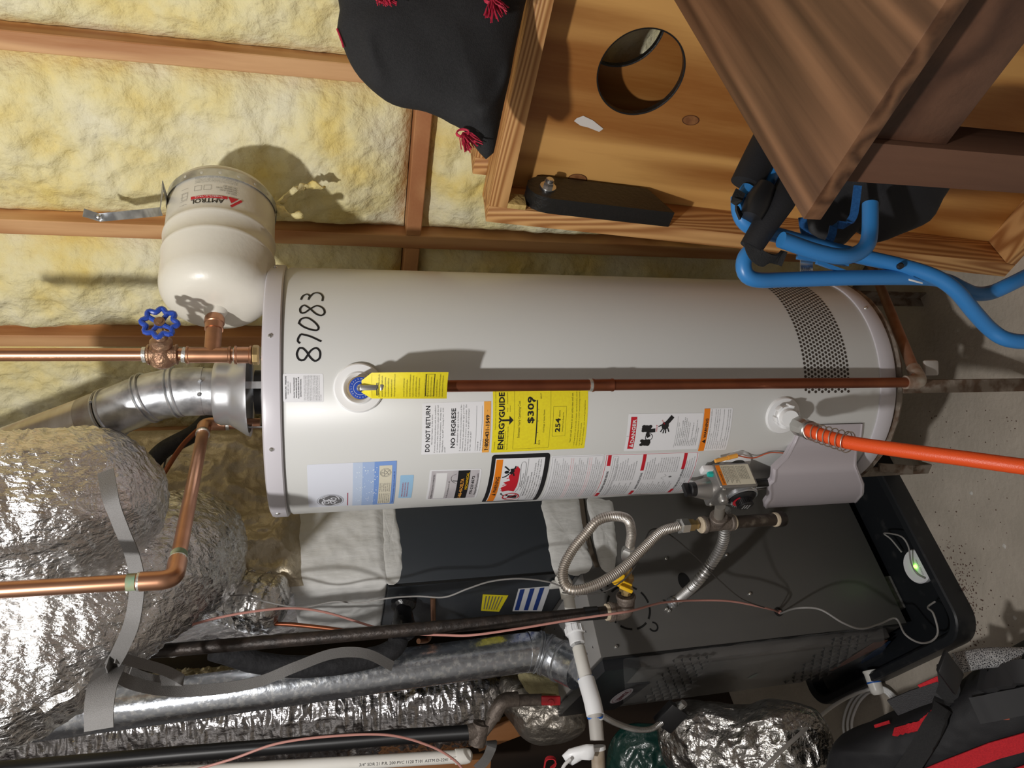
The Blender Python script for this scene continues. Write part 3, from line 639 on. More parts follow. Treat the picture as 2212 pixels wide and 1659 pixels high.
prnt(f, st, m_red, fill, 'flame_print')
# 10/11 text panels
W1, H1 = .172, .110; f = quad((1164, 1079), (1191, 984.5), (1306, 981), (1275, 1072), W1, H1)
st = sticker('instruction_label', f, W1, H1, m_lab, 'white sticker dense with black and pink print', .003, .0004)
def fill(s):
    s.frame(.003, .003, W1-.003, H1-.002, .0004)
    for i in range(24):
        if i in (8, 9, 17, 18): continue
        s.text(lorem[i % 11]+' '+lorem[(i+3) % 11], .007, .0095+i*.0042, .0035, W1-.014-(i % 4)*.006, .0007, res=1)
prnt(f, st, m_inkg, fill); prnt(f, st, m_redl, lambda s: [s.text(lorem[(i+5) % 11]+' '+lorem[i % 11], .007, .0095+i*.0042, .0035, W1-.014, .0007, res=1) for i in (8, 9, 17, 18)], 'pink_print')
W1, H1 = .172, .172; f = quad((1276, 1072), (1308, 981), (1511, 975), (1470, 1062), W1, H1)
st = sticker('operating_label', f, W1, H1, m_lab, 'white sticker of lighting instructions with dark red headings', .003, .0004)
def fill(s):
    s.frame(.002, .002, W1-.002, H1-.002, .0008)
    for v in (.005, .068, .144):
        s.rect(.003, v, .030 if v < .01 else .034, v+.0062, .0008); s.rect(W1-.032 if v < .01 else W1-.05, v, W1-.003, v+.0062, .0008)
prnt(f, st, m_red, fill, 'red_headings')
def fill(s):
    for v, t in ((.0108, 'FOR YOUR SAFETY READ BEFORE OPERATING'), (.0738, 'LIGHTING INSTRUCTIONS'), (.1498, 'TO TURN OFF GAS TO APPLIANCE')): s.text(t, W1*.46, v, .0058, .088 if len(t) > 25 else .07, .0008, align='c', bold=.0003)
    s.frame(.006, .0145, W1-.007, .0245, .0004)
    for i in range(37):
        v = .018+i*.0041
        if .062 < v < .078 or .139 < v < .153: continue
        if i < 2: s.text(lorem[i]+' '+lorem[i+1], .009, v+.001, .0034, W1-.02, .0007, res=1); continue
        wl = .07; s.text(lorem[i % 11], .006+(.004 if i % 3 else 0), v, .0034, wl-(i*37 % 5)*.004, .0007, res=1)
        if not (.10 < v < .138): s.text(lorem[(i+4) % 11], W1*.52, v, .0034, wl-(i*53 % 6)*.004, .0007, res=1)
        else: s.text(lorem[(i+4) % 11][:30], W1*.66, v, .0034, .045, .0007, res=1)
    s.stroke([(W1*.50, .118), (W1*.54, .112), (W1*.58, .120), (W1*.62, .116)], .0006); s.disc(W1*.56, .128, .003, .003, .0008, 12)
prnt(f, st, m_inkg, fill)
# perforated intake band: one dark mouth per drilled hole, slightly dished rim
z0, z1 = cylpx(1835, 832)[1], cylpx(1741, 832)[1]; pit = .0094; mb = MB(); s0 = cylpx(1790, 846)[0]
rows = int((z1-z0)/(pit*.866)); k = 0
for r_ in range(rows+1):
    z = z0+.003+r_*pit*.866; s_ = s0+(pit/2 if r_ % 2 else 0)
    while s_ < HR*2.2:
        mb.add([cyl(s_+(.0035)*cos(a*pi/3+.5), z+.0035*sin(a*pi/3+.5), .0006) for a in range(6)], [(0, 1, 2, 3, 4, 5)]); s_ += pit
mb.build('intake_holes', m_perf, heater, smooth=0, kind='stuff', label='band of small drilled air holes')
# relief valve
q = cylpx(775, 838); n = (cyl(q[0], 0, 1)-cyl(q[0], 0, 0)).normalized(); P0 = cyl(*q); tpv = MB()
tpv.lathe(P0-n*.004, n, [(.0445, 0), (.0445, .007), (.042, .010), (.030, .010), (.027, .014), (.024, .012), (.018, .004)], 56); tpv.build('escutcheon', m_white, heater, label='round white plastic collar of the relief valve')
zc = P0.z; B0 = V((P0.x, 1.25, zc-.003))
v_ = MB(); v_.tube([P0, V((P0.x, 1.285, zc))], .014, 20); v_.lathe(V((P0.x, 1.295, zc)), (0, -1, 0), [(.0001, 0), (.019, 0), (.021, .004), (.021, .03), (.018, .036), (.0185, .042), (.0185, .05), (0, .05)], 32)
v_.tube([V((P0.x, 1.262, zc-.01)), V((P0.x, 1.262, zc-.052))], .0145, 24); vb = v_.build('relief_valve', m_brass, heater)
d_ = MB(); d_.lathe(V((P0.x, 1.2455, zc)), (0, -1, 0), [(.0185, -.001), (.019, 0), (.019, .0018), (.0175, .0022), (0, .0022)], 40); d_.build('valve_disc', m_blue, vb, label='blue valve disc')
sh = Sheet(lambda u, v, h: V((P0.x+u, 1.2432-h, zc-v)))
for k in range(22): a = k*2*pi/22; sh.text('WATTSRELIEFVALVE210F150'[k], .0145*cos(a), .0145*sin(a), .0035, h=.0002, res=1, rot=a+pi/2)
sh.ring(0, 0, .0118, .0005, .0002); sh.build('disc_print', m_white, vb, smooth=0)
d_ = MB(); d_.lathe(V((P0.x, 1.2435, zc)), (0, -1, 0), [(.0065, 0), (.0065, .004), (.0045, .006), (.003, .006), (.003, .003), (0, .003)], 20)
d_.bbox(V((P0.x+.0005, 1.235, zc-.017)), V((1, 0, 0)), V((0, 1, 0)), Zv, .0048, .002, .018, .0015); d_.bbox(V((P0.x+.0005, 1.234, zc-.036)), V((1, 0, 0)), V((0, 1, 0)), Zv, .0058, .0035, .004, .0015); d_.build('test_lever', m_chrome, vb)
# valve tag: bent yellow card hanging from the valve
tg = MB(); TW = at(967, 805, 1.17)
c0 = [at(803, 805, 1.215), at(778, 818, 1.222), at(778, 852, 1.222), at(800, 861, 1.215)]
pl = [at(803, 805, 1.205), at(969, 804, 1.175), at(965, 861, 1.175), at(845, 864, 1.197), at(800, 861, 1.207), at(783, 848, 1.213), at(783, 818, 1.213)]
def tagf(u, v, h):   # u across (0-1), v down (0-1)
    a = at(803, 805, 1.232)*(1-v)+at(969, 804, 1.226)*v; b = at(803, 861, 1.232)*(1-v)+at(965, 861, 1.226)*v
    p = b*(1-u)+a*u; return p+V((0, -1, 0))*(h+.008*sin(v*pi)*1.2-.004*sin(u*pi))
sh = Sheet(tagf); sh.grid(lambda a, b: tagf(a, b, 0), 8, 14); k = len(sh.v)
sh.add([tagf(0, 0, 0), tagf(.5, 0, 0), tagf(1, 0, 0), at(781, 822, 1.243), at(781, 848, 1.243)], [(0, 1, 4), (1, 3, 4), (1, 2, 3)])
tgo = sh.build('valve_tag', m_tagy, heater, smooth=60, label='yellow hanging valve tag')
def fill(s):
    for i in range(22):
        if i in (6, 7, 14): continue
        s.text(lorem[i % 11]+lorem[(i+2) % 11][:14], .07, .10+i*.04, .03, .86-(i % 5)*.05, .0006, res=1)
    s.frame(.12, .06, .6, .085, .008, .0005); s.frame(.10, .70, .93, .82, .008, .0006)
prnt(tagf, tgo, m_ink, fill)
# drain valve
q = cylpx(1690, 897); n = (cyl(q[0], 0, 1)-cyl(q[0], 0, 0)).normalized(); P0 = cyl(*q)
dv = MB(); dv.lathe(P0-n*.004, n, [(.040, 0), (.040, .006), (.038, .009), (.024, .010), (.021, .014), (.017, .014), (.017, .02)], 48); dv.build('drain_escutcheon', m_white, heater, label='round white collar of the drain valve')
PA = at(1700, 900, 1.285); PB = at(1728, 916, 1.225)
ax = (PB-PA).normalized(); dv = MB()
dv.tube([P0, PA], .016, 20); dv.lathe(PA-ax*.012, ax, [(0, 0), (.020, 0), (.0225, .004), (.0225, .016), (.019, .018), (.017, .030), (0, .030)], 36)
for k in range(6):
    a = k*pi/3; u = ax.orthogonal().normalized(); w_ = ax.cross(u); dv.bbox(PA-ax*.003+(u*cos(a)+w_*sin(a))*.0235, ax, (u*cos(a)+w_*sin(a)), (u*-sin(a)+w_*cos(a)), .009, .0025, .006, .0015)
dv.build('drain_valve', m_white, heater, label='white plastic drain valve')
# gas control
th = rad(-52); gn = V((sin(th), -cos(th), 0)); gt = V((cos(th), sin(th), 0)); GP = at(1558, 1053, 1.315)   # outer ridge, top
gc = thing_parent = heater
L_ = .088; wN = .058; wT = .082
cC = GP-gn*wN/2-gt*wT/2-Zv*L_/2
m = MB(); m.bbox(cC, gn, gt, Zv, wN/2, wT/2, L_/2, .005, 3)
m.lathe(cC-gn*.0, gn*-1, [(.02, .02), (.02, .10)], 20)
gb = m.build('gas_control', M('cast aluminium', (.33, .32, .31), rough=.36, metal=.75, bump=.1, bscale=150), heater, label='grey cast gas control box')
sh = Sheet(lambda u, v, h: GP+gt*(h+.0006)-gn*(wN-.006-u)-Zv*v)   # label on the side facing right (+gt)
lw = wN-.010
sh.rect(0, .004, lw, L_-.006, .0002); sh.build('side_label', m_cream, gb, smooth=0)
fnl = sh.fn
s2 = Sheet(fnl); s2.rect(0, .004, lw, .014, .0006); s2.build('orange_strip', m_or, gb, smooth=0)
s2 = Sheet(fnl); s2.text('WARNING', .014, .0115, .006, .03, .001)
for i in range(15): s2.text(lorem[i % 11][:26], .004, .0185+i*.0036+(.004 if i > 7 else 0), .0042, lw-.008-(i % 3)*.004 if i < 8 else lw-.016, .0008, res=1)
s2.rect(.002, .0458, lw-.002, .0462, .0008); s2.build('print', m_ink, gb, smooth=0)
# dial on the outward face (gn)
Dc = GP-gt*.040-Zv*.066+gn*.0005
m = MB(); m.lathe(Dc, gn, [(.0285, 0), (.0285, .006), (.024, .010), (.0165, .012), (.0155, .024), (.0135, .026), (0, .026)], 40)
for k in range(28):
    a = k*2*pi/28; d = gt*cos(a)+Zv*sin(a); m.box(Dc+d*.0163+gn*.018, d, d.cross(gn), gn, .0012, .0008, .006)
m.build('temperature_dial', m_black, gb, label='black temperature dial')
m = MB(); m.lathe(Dc, gn, [(.034, -.002), (.034, .004), (.0315, .006), (.0295, .004), (.0295, -.002)], 44); m.build('dial_bezel', m_galv, gb)
sh = Sheet(lambda u, v, h: Dc+gt*-u*-1+Zv*-v+gn*(.0118+h))
sh.ring(0, 0, .0235, .006, .0002, 20, pi*1.05, pi*1.75); sh.build('red_scale', m_red, gb, smooth=0)
sh2 = Sheet(lambda u, v, h: Dc+gt*u-Zv*v+gn*(.0262+h))
for i, t in enumerate(['PILOT', 'TEMP', 'RANGE']): sh2.text(t, -.008, -.004+.006*i, .005, .016, .0003)
for k in range(7): a = pi*1.05+k*.22; sh.text('A', 0, 0, .0001) if 0 else None
s3 = Sheet(lambda u, v, h: Dc+gt*u-Zv*v+gn*(.0122+h))
for k, ch in enumerate(['o', 'A', 'B', 'C', 'VERY', 'HOT']): a = pi*.95+k*.26; s3.text(ch, .0235*cos(a), .0235*sin(a), .005, h=.0004, rot=a+pi/2)
sh2.build('dial_print', m_white, gb, smooth=0); s3.build('scale_print', m_white, gb, smooth=0)
m = MB(); m.lathe(GP-gt*.045-Zv*.024, gn, [(.011, -.001), (.0105, .008), (.009, .0115), (.006, .0125), (0, .0125)], 28); m.build('pilot_button', M('satin button', (.5, .49, .47), rough=.3, metal=.8), gb, label='satin silver pilot button')
for a, b in ((-.008, -.010), (-.010, -.078), (-.072, -.008)):
    m = MB(); m.lathe(GP+gt*a+Zv*b, gn, [(.0042, -.001), (.0042, .0018), (.003, .003), (0, .0032)], 14); m.build('screw', m_chrome, gb)
# top of gas control: selector knob, probe cap, igniter plug
Kc = GP-gn*.026-gt*.05+Zv*.001
m = MB(); m.lathe(Kc, Zv, [(.024, -.001), (.022, .010), (.018, .026), (.0165, .030), (0, .030)], 32); m.build('selector_collar', M('collar metal', (.42, .4, .38), rough=.35, metal=.8), gb)
m = MB(); m.lathe(Kc+Zv*.030, Zv, [(.0155, 0), (.0155, .010), (.013, .012), (0, .012)], 28); m.bbox(Kc+Zv*.047, gn, gt, Zv, .014, .006, .007, .0015); m.build('selector_knob', m_black, gb, label='black on and off knob')
m = MB(); Tc = GP-gn*.04-gt*.014+Zv*.0; m.lathe(Tc, Zv, [(.0065, 0), (.0065, .006), (.005, .010), (0, .0105)], 6); m.build('teal_cap', m_teal, gb, label='teal plug')
m = MB(); m.bbox(GP-gn*.050-gt*.012+Zv*.010, gn, gt, Zv, .006, .009, .012, .001); m.build('wire_block', m_white, gb)
W2 = cylpx(1575, 1003); m = MB(); nn = (cyl(W2[0]-.012, 0, 1)-cyl(W2[0]-.012, 0, 0)).normalized(); m.lathe(cyl(W2[0]+.004, cylpx(1585, 1003)[1], -.006), nn, [(.036, 0), (.036, .009), (.034, .012), (.02, .014)], 44); m.build('control_escutcheon', m_white, heater, label='round white collar behind the gas control')
m = MB(); m.tube(cr([at(1527, 1012, 1.36), at(1533, 1003, 1.355), at(1545, 995, 1.35)], .003), .0022, 8); m.build('lead_wire', m_dw, heater)
a, b = cylpx(1545, 995), cylpx(1591, 984); m = MB(); m.tube([at(1545, 996, 1.335), at(1592, 984, 1.335)], .0042, 12); m.tube([at(1572, 989, 1.335), at(1592, 984, 1.335)], .0048, 12); m.build('wire_connector', m_orl, heater, label='orange wire connector')
m = MB(); m.tube(cr([at(1592, 984, 1.335), cyl(*cylpx(1620, 980), .014), cyl(*cylpx(1655, 973), .009), cyl(*cylpx(1680, 973), .008), cyl(*cylpx(1715, 976), .008)], .004), .0014, 8); m.build('igniter_wire', M('orange wire', (.6, .12, .05), rough=.5), heater)
for y1 in (1020, 1033):
    m = MB(); m.tube([cyl(*cylpx(1625, y1), .028), cyl(*cylpx(1700, y1-2), .018)], .0022, 8); m.build('pilot_tube', m_alu, heater)
m = MB(); m.tube([cC+gt*.0-Zv*.04, cC-Zv*.11], .009, 16); m.build('burner_tube', m_black, heater)
# burner cover: S-edged sheet standing off the jacket, right edge flush
outl_px = [(1714, 958), (1700, 985), (1692, 997), (1671, 1010), (1670, 1028), (1668, 1040), (1658, 1047), (1660, 1062), (1659, 1078), (1652, 1090)]
edge_px = [(1848, 917), (1866, 917), (1852, 978), (1850, 1010), (1860, 1028), (1869, 1045), (1868, 1068), (1856, 1080), (1852, 1083)]
def off(s_):  # stand-off profile by arc length
    k = max(0, min(1, (-.125-s_)/.05)); return .006+.040*(k*k*(3-2*k))
def coverpt(x, y):
    h = .006
    for _ in range(12):
        s_, z = cylpx(x, y, HR+h); h = off(s_)
    return s_*1.0, z
def cs(t):  # t 0..1 from the right edge to the left edge; returns image y
    return 912+(1088-912)*t
N_ = 40; tops = []; bots = []
sR = cylpx(1790, 915)[0]; sL = -.372
topz = {}; tp = [(y, x) for x, y in outl_px]; bt = [(917, 1866), (940, 1864), (975, 1853), (1005, 1852), (1028, 1861), (1048, 1869), (1068, 1868), (1084, 1854)]
tp = [(915, 1728), (935, 1724), (958, 1714), (985, 1700), (997, 1692), (1010, 1671), (1028, 1670), (1040, 1668), (1047, 1658), (1062, 1660), (1078, 1659), (1090, 1650)]
def interp(tab, y):
    for (a, b), (c, d) in zip(tab, tab[1:]):
        if y <= c: return b+(d-b)*max(0, (y-a))/(c-a)
    return tab[-1][1]
ctop = []; cbot = []
for i in range(N_+1):
    s_ = sR+(sL-sR)*i/N_; h = off(s_)
    # project guess to find image y at mid height, then read the edge heights
    def proj(p): d = p-CAM; k = d.dot(FW); return 1106-F*d.dot(UP)/k, 829.5-F*d.dot(RT)/k
    z = .62
    for _ in range(8):
        X, Yp = proj(cyl(s_, z, h)); z = z-(interp(tp, Yp)-X)*.00085
    ctop.append(z); z = .52
    for _ in range(8):
        X, Yp = proj(cyl(s_, z, h)); z = z-(interp(bt, Yp)-X)*.00085
    cbot.append(z)
m = MB()
def cf(i, j):
    k = i*N_; a = int(min(N_-1, k)); t = k-a; zt = ctop[a]*(1-t)+ctop[a+1]*t; zb = cbot[a]*(1-t)+cbot[a+1]*t; s_ = sR+(sL-sR)*i
    e = min(j, 1-j); return cyl(s_, zb+(zt-zb)*j, off(s_)-(.004 if e < .012 else 0)+(.0015 if .02 < e < .045 else 0))
vs_j = [0, .006, .012, .02, .032, .045, .06]+[.1+.08*k for k in range(11)]+[.94, .955, .968, .98, .988, .994, 1]
pts = [cf(i/N_, j) for j in vs_j for i in range(N_+1)]; nn = N_+1
m.add(pts, [(j*nn+i, j*nn+i+1, (j+1)*nn+i+1, (j+1)*nn+i) for j in range(len(vs_j)-1) for i in range(N_)])
pts2 = [cyl(sR+(sL-sR)*i/N_, (cbot if q == 0 else ctop)[i], off(sR+(sL-sR)*i/N_)-.012) for q in (0, 1) for i in range(N_+1)]
m.add([pts[i] for i in range(nn)]+pts2[:nn], [(i, i+1, nn+i+1, nn+i) for i in range(N_)])
m.add([pts[(len(vs_j)-1)*nn+i] for i in range(nn)]+pts2[nn:], [(i, i+1, nn+i+1, nn+i) for i in range(N_)])
m.build('burner_cover', m_cover, heater, smooth=40, label='lilac grey burner cover with a wavy upper edge')
# draft hood on top
HQ = V((HX-.002, HY-.03, 1.772))
m = MB(); m.lathe(HQ, Zv, [(.082, .042), (.090, .040), (.088, .046), (.074, .066), (.066, .078), (.066, .095), (.061, .105), (.058, .106)], 48); hd = m.build('draft_hood', M('hood metal', (.55, .56, .58), rough=.3, metal=.75), heater)
for k in range(4):
    a = k*pi/2+.2; m = MB(); d = V((cos(a), sin(a), 0)); m.box(HQ+d*.072+Zv*.02, d, d.cross(Zv), Zv, .0008, .007, .024); m.build('hood_leg', m_galv, hd)
m = MB(); m.tube([HQ, HQ+Zv*.03], .045, 28); m.build('flue_outlet', m_black, heater)
# ================================================================== PLUMBING ROUND THE HEATER
def sphere_blob(m, c, r, seg=16, sx=1): m.lathe(V(c)-Zv*r, Zv, [(r*sin(pi*k/8)*sx, r-r*cos(pi*k/8)) for k in range(9)], seg)
def fitting(m, a, b, r, lip=.0018):
    d = (b-a); L = d.length; m.lathe(a, d, [(0, 0), (r-.001, 0), (r+lip, .001), (r+lip, .004), (r, .0055), (r, L-.0055), (r+lip, L-.004), (r+lip, L-.001), (r-.001, L), (0, L)], 24)
# cold water pipe
CP = lambda x: at(x, 766+(1 if x > 400 else 0), 1.41)
cw = thing('cold_water_pipe', 'vertical copper supply pipe with a blue wheel valve above the heater', 'pipe', CP(555))
m = MB(); m.tube([CP(-260), CP(325)], .0117, 24); m.build('pipe', m_cop, cw); m = MB(); m.tube([CP(380), CP(555)], .0117, 24); m.build('pipe', m_cop, cw)
m = MB(); fitting(m, CP(402), CP(500), .0145); a = CP(458); m.tube([a, a+V((.88, .475, 0)).normalized()*.058], .0145, 24); m.build('tee', M('tarnished copper', (.36, .19, .11), (.5, .26, .15), rough=.4, metal=.85, scale=30), cw)
for x in (308, 394, 488, 505): m = MB(); m.tube([CP(x), CP(x+8)], .0142, 20); m.build('solder_joint', m_sol, cw)
m = MB(); fitting(m, CP(506), CP(545), .0155); m.build('coupling', m_cop, cw); m = MB(); m.lathe(CP(546), CP(560)-CP(546), [(0, 0), (.018, 0), (.019, .002), (.019, .009), (.017, .012), (0, .012)], 8); m.build('union_nut', m_brass, cw, smooth=20)
vc = CP(350); vd = (at(344, 690, 1.37)-vc).normalized()
m = MB(); fitting(m, CP(318), CP(385), .0165, .002); m.lathe(vc-vd*.024, vd, [(0, 0), (.014, .001), (.022, .008), (.0235, .022), (.020, .03), (.016, .036), (.0165, .042), (.019, .044), (.019, .052), (.016, .056), (.012, .058), (.012, .064), (0, .064)], 24)
vb = m.build('valve_body', m_bronze, cw)
m = MB(); m.lathe(vc+vd*.038, vd, [(0, 0), (.012, 0), (.012, .009), (.0065, .011), (.006, .03), (0, .03)], 6); m.build('stem_nut', m_brass, vb, smooth=20)
WC = at(345, 697, 1.35); wd = (WC-CP(350)).normalized(); wd = V((wd.x, wd.y-.55, wd.z)).normalized(); u = wd.orthogonal().normalized(); w_ = wd.cross(u); m = MB()
m.tube([WC+(u*cos(k*pi/32)+w_*sin(k*pi/32))*(.0255+.0035*cos(k*pi/32*8)) for k in range(64)], .0048, 10, closed=True)
for k in range(4):
    a = k*pi/2+.3; d = u*cos(a)+w_*sin(a); m.tube([WC-wd*.002, WC+d*.024], lambda i: .005-.001*i, 8)
m.lathe(WC-wd*.005, wd, [(0, 0), (.009, 0), (.0095, .003), (.009, .008), (0, .008)], 20); hw = m.build('hand_wheel', m_blue, vb, label='blue cast hand wheel')
m = MB(); m.lathe(WC+wd*.003, wd, [(0, 0), (.009, 0), (.009, .002), (.0055, .0025), (.005, .005), (0, .0055)], 20); m.build('plate', m_bronze, hw)
# expansion tank
ea = V((.88, .475, 0)).normalized(); R0 = CP(458); ES = R0+ea*.098; ER = .1035
et = thing('expansion_tank', 'small cream expansion tank strapped sideways to the stud above the heater', 'expansion tank', ES)
m = MB(); m.tube([R0+ea*.055, R0+ea*.07], .0165, 24); m.lathe(R0+ea*.066, ea, [(0, 0), (.015, 0), (.018, .003), (.018, .014), (.0145, .020), (.0145, .03), (0, .03)], 24); m.build('adapter', m_cop, et)
prof = [(0, -.018), (.013, -.016), (.018, -.010), (.022, -.002), (.035, 0)]
for k in range(1, 13): a = k/12*pi/2; prof.append((.035+(ER-.035)*sin(a)**.75, .058-.058*cos(a)))
L = .290
for h in (.118, .160): prof += [(ER, h-.007), (ER+.0018, h-.0035), (ER+.0024, h), (ER+.0018, h+.0035), (ER, h+.007)]
prof += [(ER-.0006, .18), (ER-.001, L-.035)]+[(ER-.001-(ER*.28)*(1-cos(k/6*pi/2)), L-.035+.035*sin(k/6*pi/2)) for k in range(1, 7)]+[(0, L+.006)]
m = MB(); m.lathe(ES, ea, prof, 96, ref=Zv); m.build('shell', m_exp, et)
EC = ES
eu = V((0, 0, 1)); ew = ea.cross(eu)           # around the shell
def etf(u, v, h):   # u along circumference upwards, v along axis from the label foot
    a = u/ER; d = (V((ea.y, -ea.x, 0))*cos(a)+Zv*sin(a)); return ES+ea*(.165+v)+d*(ER+h)
s2 = Sheet(lambda u, v, h: etf(-u, -v*-1, h))  # print reads upside down from the left
def ET(u, v, h): return etf(.055-u, v, h)
lab = Sheet(ET)
lab.text('AMTROL', .022, .001, .020, .064, .0006, res=2)
def ETm(u, v, h): return etf(u-.062, .0885-v, h)
# writing stands upright towards the tank's free end: the letters' feet point at that end
def EQ(u, v, h): return etf(.052-u, .012-v*-1*-1, h) if 0 else etf(-.030+u, .012+(.0-v)*-1, h)
lab = Sheet(lambda u, v, h: etf(.045-u, .004+v*-1+.02, h))
def EP(u, v, h): return etf(.050-u, v+.006, h)
# upside-down: u runs downwards round the shell, text height runs away from the outlet
def EP(u, v, h): return etf(-.044+u, .006+v, h)
blk = Sheet(EP); blk.text('AMTROL', .026, .014, .0165, .060, .0007, res=3, bold=.0002)
y0 = -.012
for i, t in enumerate(['MODEL: ST-5', 'PRECHARGE: 40 PSIG', 'MAX PRESSURE: 150 PSIG', 'MAX TEMP: 200 F']): blk.text(t, .004, .0325+.0055*i, .0048, len(t)*.0017, .0007)
et_shell = et
blk2 = Sheet(EP)
for i in range(7): blk2.text(lorem[i % 11], .004, .0565+.0034*i, .003, .078, .0006, res=1)
for i in range(5): blk2.text(lorem[i][:20], .095, .008+.010*i, .0034, .016, .0006, res=1)
blk2.frame(.095, .020, .108, .036, .0006); blk2.frame(.050, .036, .064, .048, .0005); blk2.frame(.068, .036, .082, .048, .0005)
blk.build('print', m_ink, et, smooth=0); blk2.build('fine_print', m_inkg, et, smooth=0)
rd = Sheet(EP); rd.rect(.020, .0155, .087, .0225, .0005); rd.poly([(.0, .0225), (.019, .0225), (.0125, .008)], .0006); rd.stroke([(.013, .0), (-.006, .0215)], .005, .0007, smooth=False)
rdo = rd.build('red_banner', m_red, et, smooth=0); wt = Sheet(EP); wt.text('THERM-X-TROL', .028, .0215, .0058, .052, .0010); wt.build('banner_print', m_white, rdo, smooth=0)
dt = Sheet(lambda u, v, h: onp(452-v*9000*.11, 600, ES+ea*.012, V((-.3, -1, 0))) if 0 else ES+ea*(.013+v*.35)+(V((ea.y, -ea.x, 0))*.93-Zv*.36).normalized()*(.070+v*.8)*1.0+Zv*-(u-.02)*1.0-ea*h)
# perforated strap
sp = thing('pipe_strap', 'perforated galvanised strap looped round the cream expansion tank', 'strap', ES+ea*.25)
Hs = .2510; pts = []
for k in range(61):
    a = -2.2+k/60*4.9; d = (V((ea.y, -ea.x, 0))*cos(a)+Zv*sin(a)); pts.append(ES+ea*Hs+d*(ER+.0012))
m = MB(); m.ribbon(pts, ea, .019, .0006); m.build('band', m_galv, sp)
end = at(182, 462, 1.63); mid = at(215, 468, 1.62); m = MB(); m.ribbon([pts[-12], at(352, 400, 1.47), at(345, 455, 1.52)], ea, .017, .0006); m.build('band', m_galv, sp)
m = MB(); m.ribbon([at(348, 457, 1.53), at(300, 462, 1.60), at(215, 470, 1.66), at(180, 459, 1.64)], V((-.1, .3, -1)).cross(V((0, 0, 1))) if 0 else V((.75, -.2, .2)), .017, .0008); m.build('tail', m_galv, sp)
m = MB(); n = (CAM-at(213, 469, 1.66)).normalized(); m.lathe(at(213, 469, 1.655), n, [(.006, 0), (.006, .003), (.004, .005), (0, .006)], 6); m.build('screw', m_chrome, sp, smooth=20)
for k in range(6, 56, 4):
    a = -2.2+k/60*4.9; d = (V((ea.y, -ea.x, 0))*cos(a)+Zv*sin(a)); m = MB(); m.lathe(ES+ea*Hs+d*(ER+.0016), d, [(.0032, 0), (.0030, .0005), (0, .0006)], 10); m.build('strap_hole', M('hole light', (.6, .58, .5), rough=.5), sp)
# hot water pipe
HPt = [at(562, 915, 1.60), at(442, 916, 1.60), at(376, 1252, 1.13), at(-260, 1290, 1.13)]
hw_ = thing('hot_water_pipe', 'copper pipe crossing the foil ducts then turning up out of frame', 'pipe', HPt[0])
m = MB(); m.tube(bendpath(HPt, .03), .0115, 20); m.build('pipe', m_cop, hw_)
m = MB()
def seg_on(a, b, d0, d1): dd = (b-a).normalized(); return a+dd*d0, a+dd*d1
m.tube(bendpath([HPt[2]+(HPt[1]-HPt[2]).normalized()*.045, HPt[2], HPt[2]+(HPt[3]-HPt[2]).normalized()*.045], .02, 8), .0138, 20); m.build('elbow', m_cop, hw_); m = MB()
m.tube(bendpath([HPt[1]+(HPt[0]-HPt[1]).normalized()*.04, HPt[1], HPt[1]+(HPt[2]-HPt[1]).normalized()*.04], .016, 8), .0138, 20); m.build('elbow', m_cop, hw_)
for P, Q, d0 in ((HPt[2], HPt[1], .042), (HPt[2], HPt[3], .042), (HPt[1], HPt[0], .042), (HPt[1], HPt[2], .042), (HPt[1], HPt[0], .075)): m = MB(); a, b = seg_on(P, Q, d0, d0+.006); m.tube([a, b], .0137, 18); m.build('solder_joint', m_sol, hw_)
m = MB(); a, b = seg_on(HPt[2], HPt[3], .050, .062); m.tube([a, b], .0124, 18); m.build('verdigris', M('verdigris', (.16, .30, .20), (.3, .26, .14), rough=.7, scale=60), hw_); m = MB(); a, b = seg_on(HPt[2], HPt[1], .050, .062); m.tube([a, b], .0124, 18); m.build('verdigris', M('verdigris', (.16, .30, .20), (.3, .26, .14), rough=.7, scale=60), hw_)
# relief discharge pipe, down the face of the heater
DT = V((.013, 1.232, at(969, 834, 1.23).z+.16)); DB = at(1985, 826, 1.262)
DT = at(830, 835, 1.262)
dp = thing('discharge_pipe', 'thin brown copper discharge pipe running down the face of the heater', 'pipe', DB)
m = MB(); m.tube([DT, DB], .0107, 22); m.build('pipe', m_cop2, dp)
a = at(1278, 832, 1.262); b = at(1325, 831.5, 1.262); m = MB(); fitting(m, a, b, .0118, .0008); m.build('coupling', m_cop2, dp); m = MB(); m.tube([at(1272, 832, 1.262), at(1278, 832, 1.262)], .0122, 20); m.build('solder_joints', m_sol, dp)
DE = at(1893, 598, 1.62); m = MB(); m.tube([DB, DE, DE+(DE-DB).normalized()*.15], .0115, 22); m.build('pipe', M('dusty copper', (.36, .17, .10), (.42, .23, .15), rough=.55, metal=.4, scale=30), dp)
m = MB(); m.tube(bendpath([DB+(DT-DB).normalized()*.035, DB+V((0, 0, -.006)), DB+(DE-DB).normalized()*.055], .02, 8), .0145, 20); m.build('elbow', M('smeared elbow', (.33, .22, .16), (.5, .46, .4), rough=.5, metal=.4, scale=40), dp)
m = MB(); a = at(2010, 795, 1.30); m.bbox(a, V((1, 0, 0)), V((0, 1, 0)), Zv, .018, .006, .019, .006); m.build('pipe_clamp', M('dull white plastic', (.42, .39, .36), rough=.5), label='dull white rounded plastic clip behind the copper elbow at floor end', cat='clip')
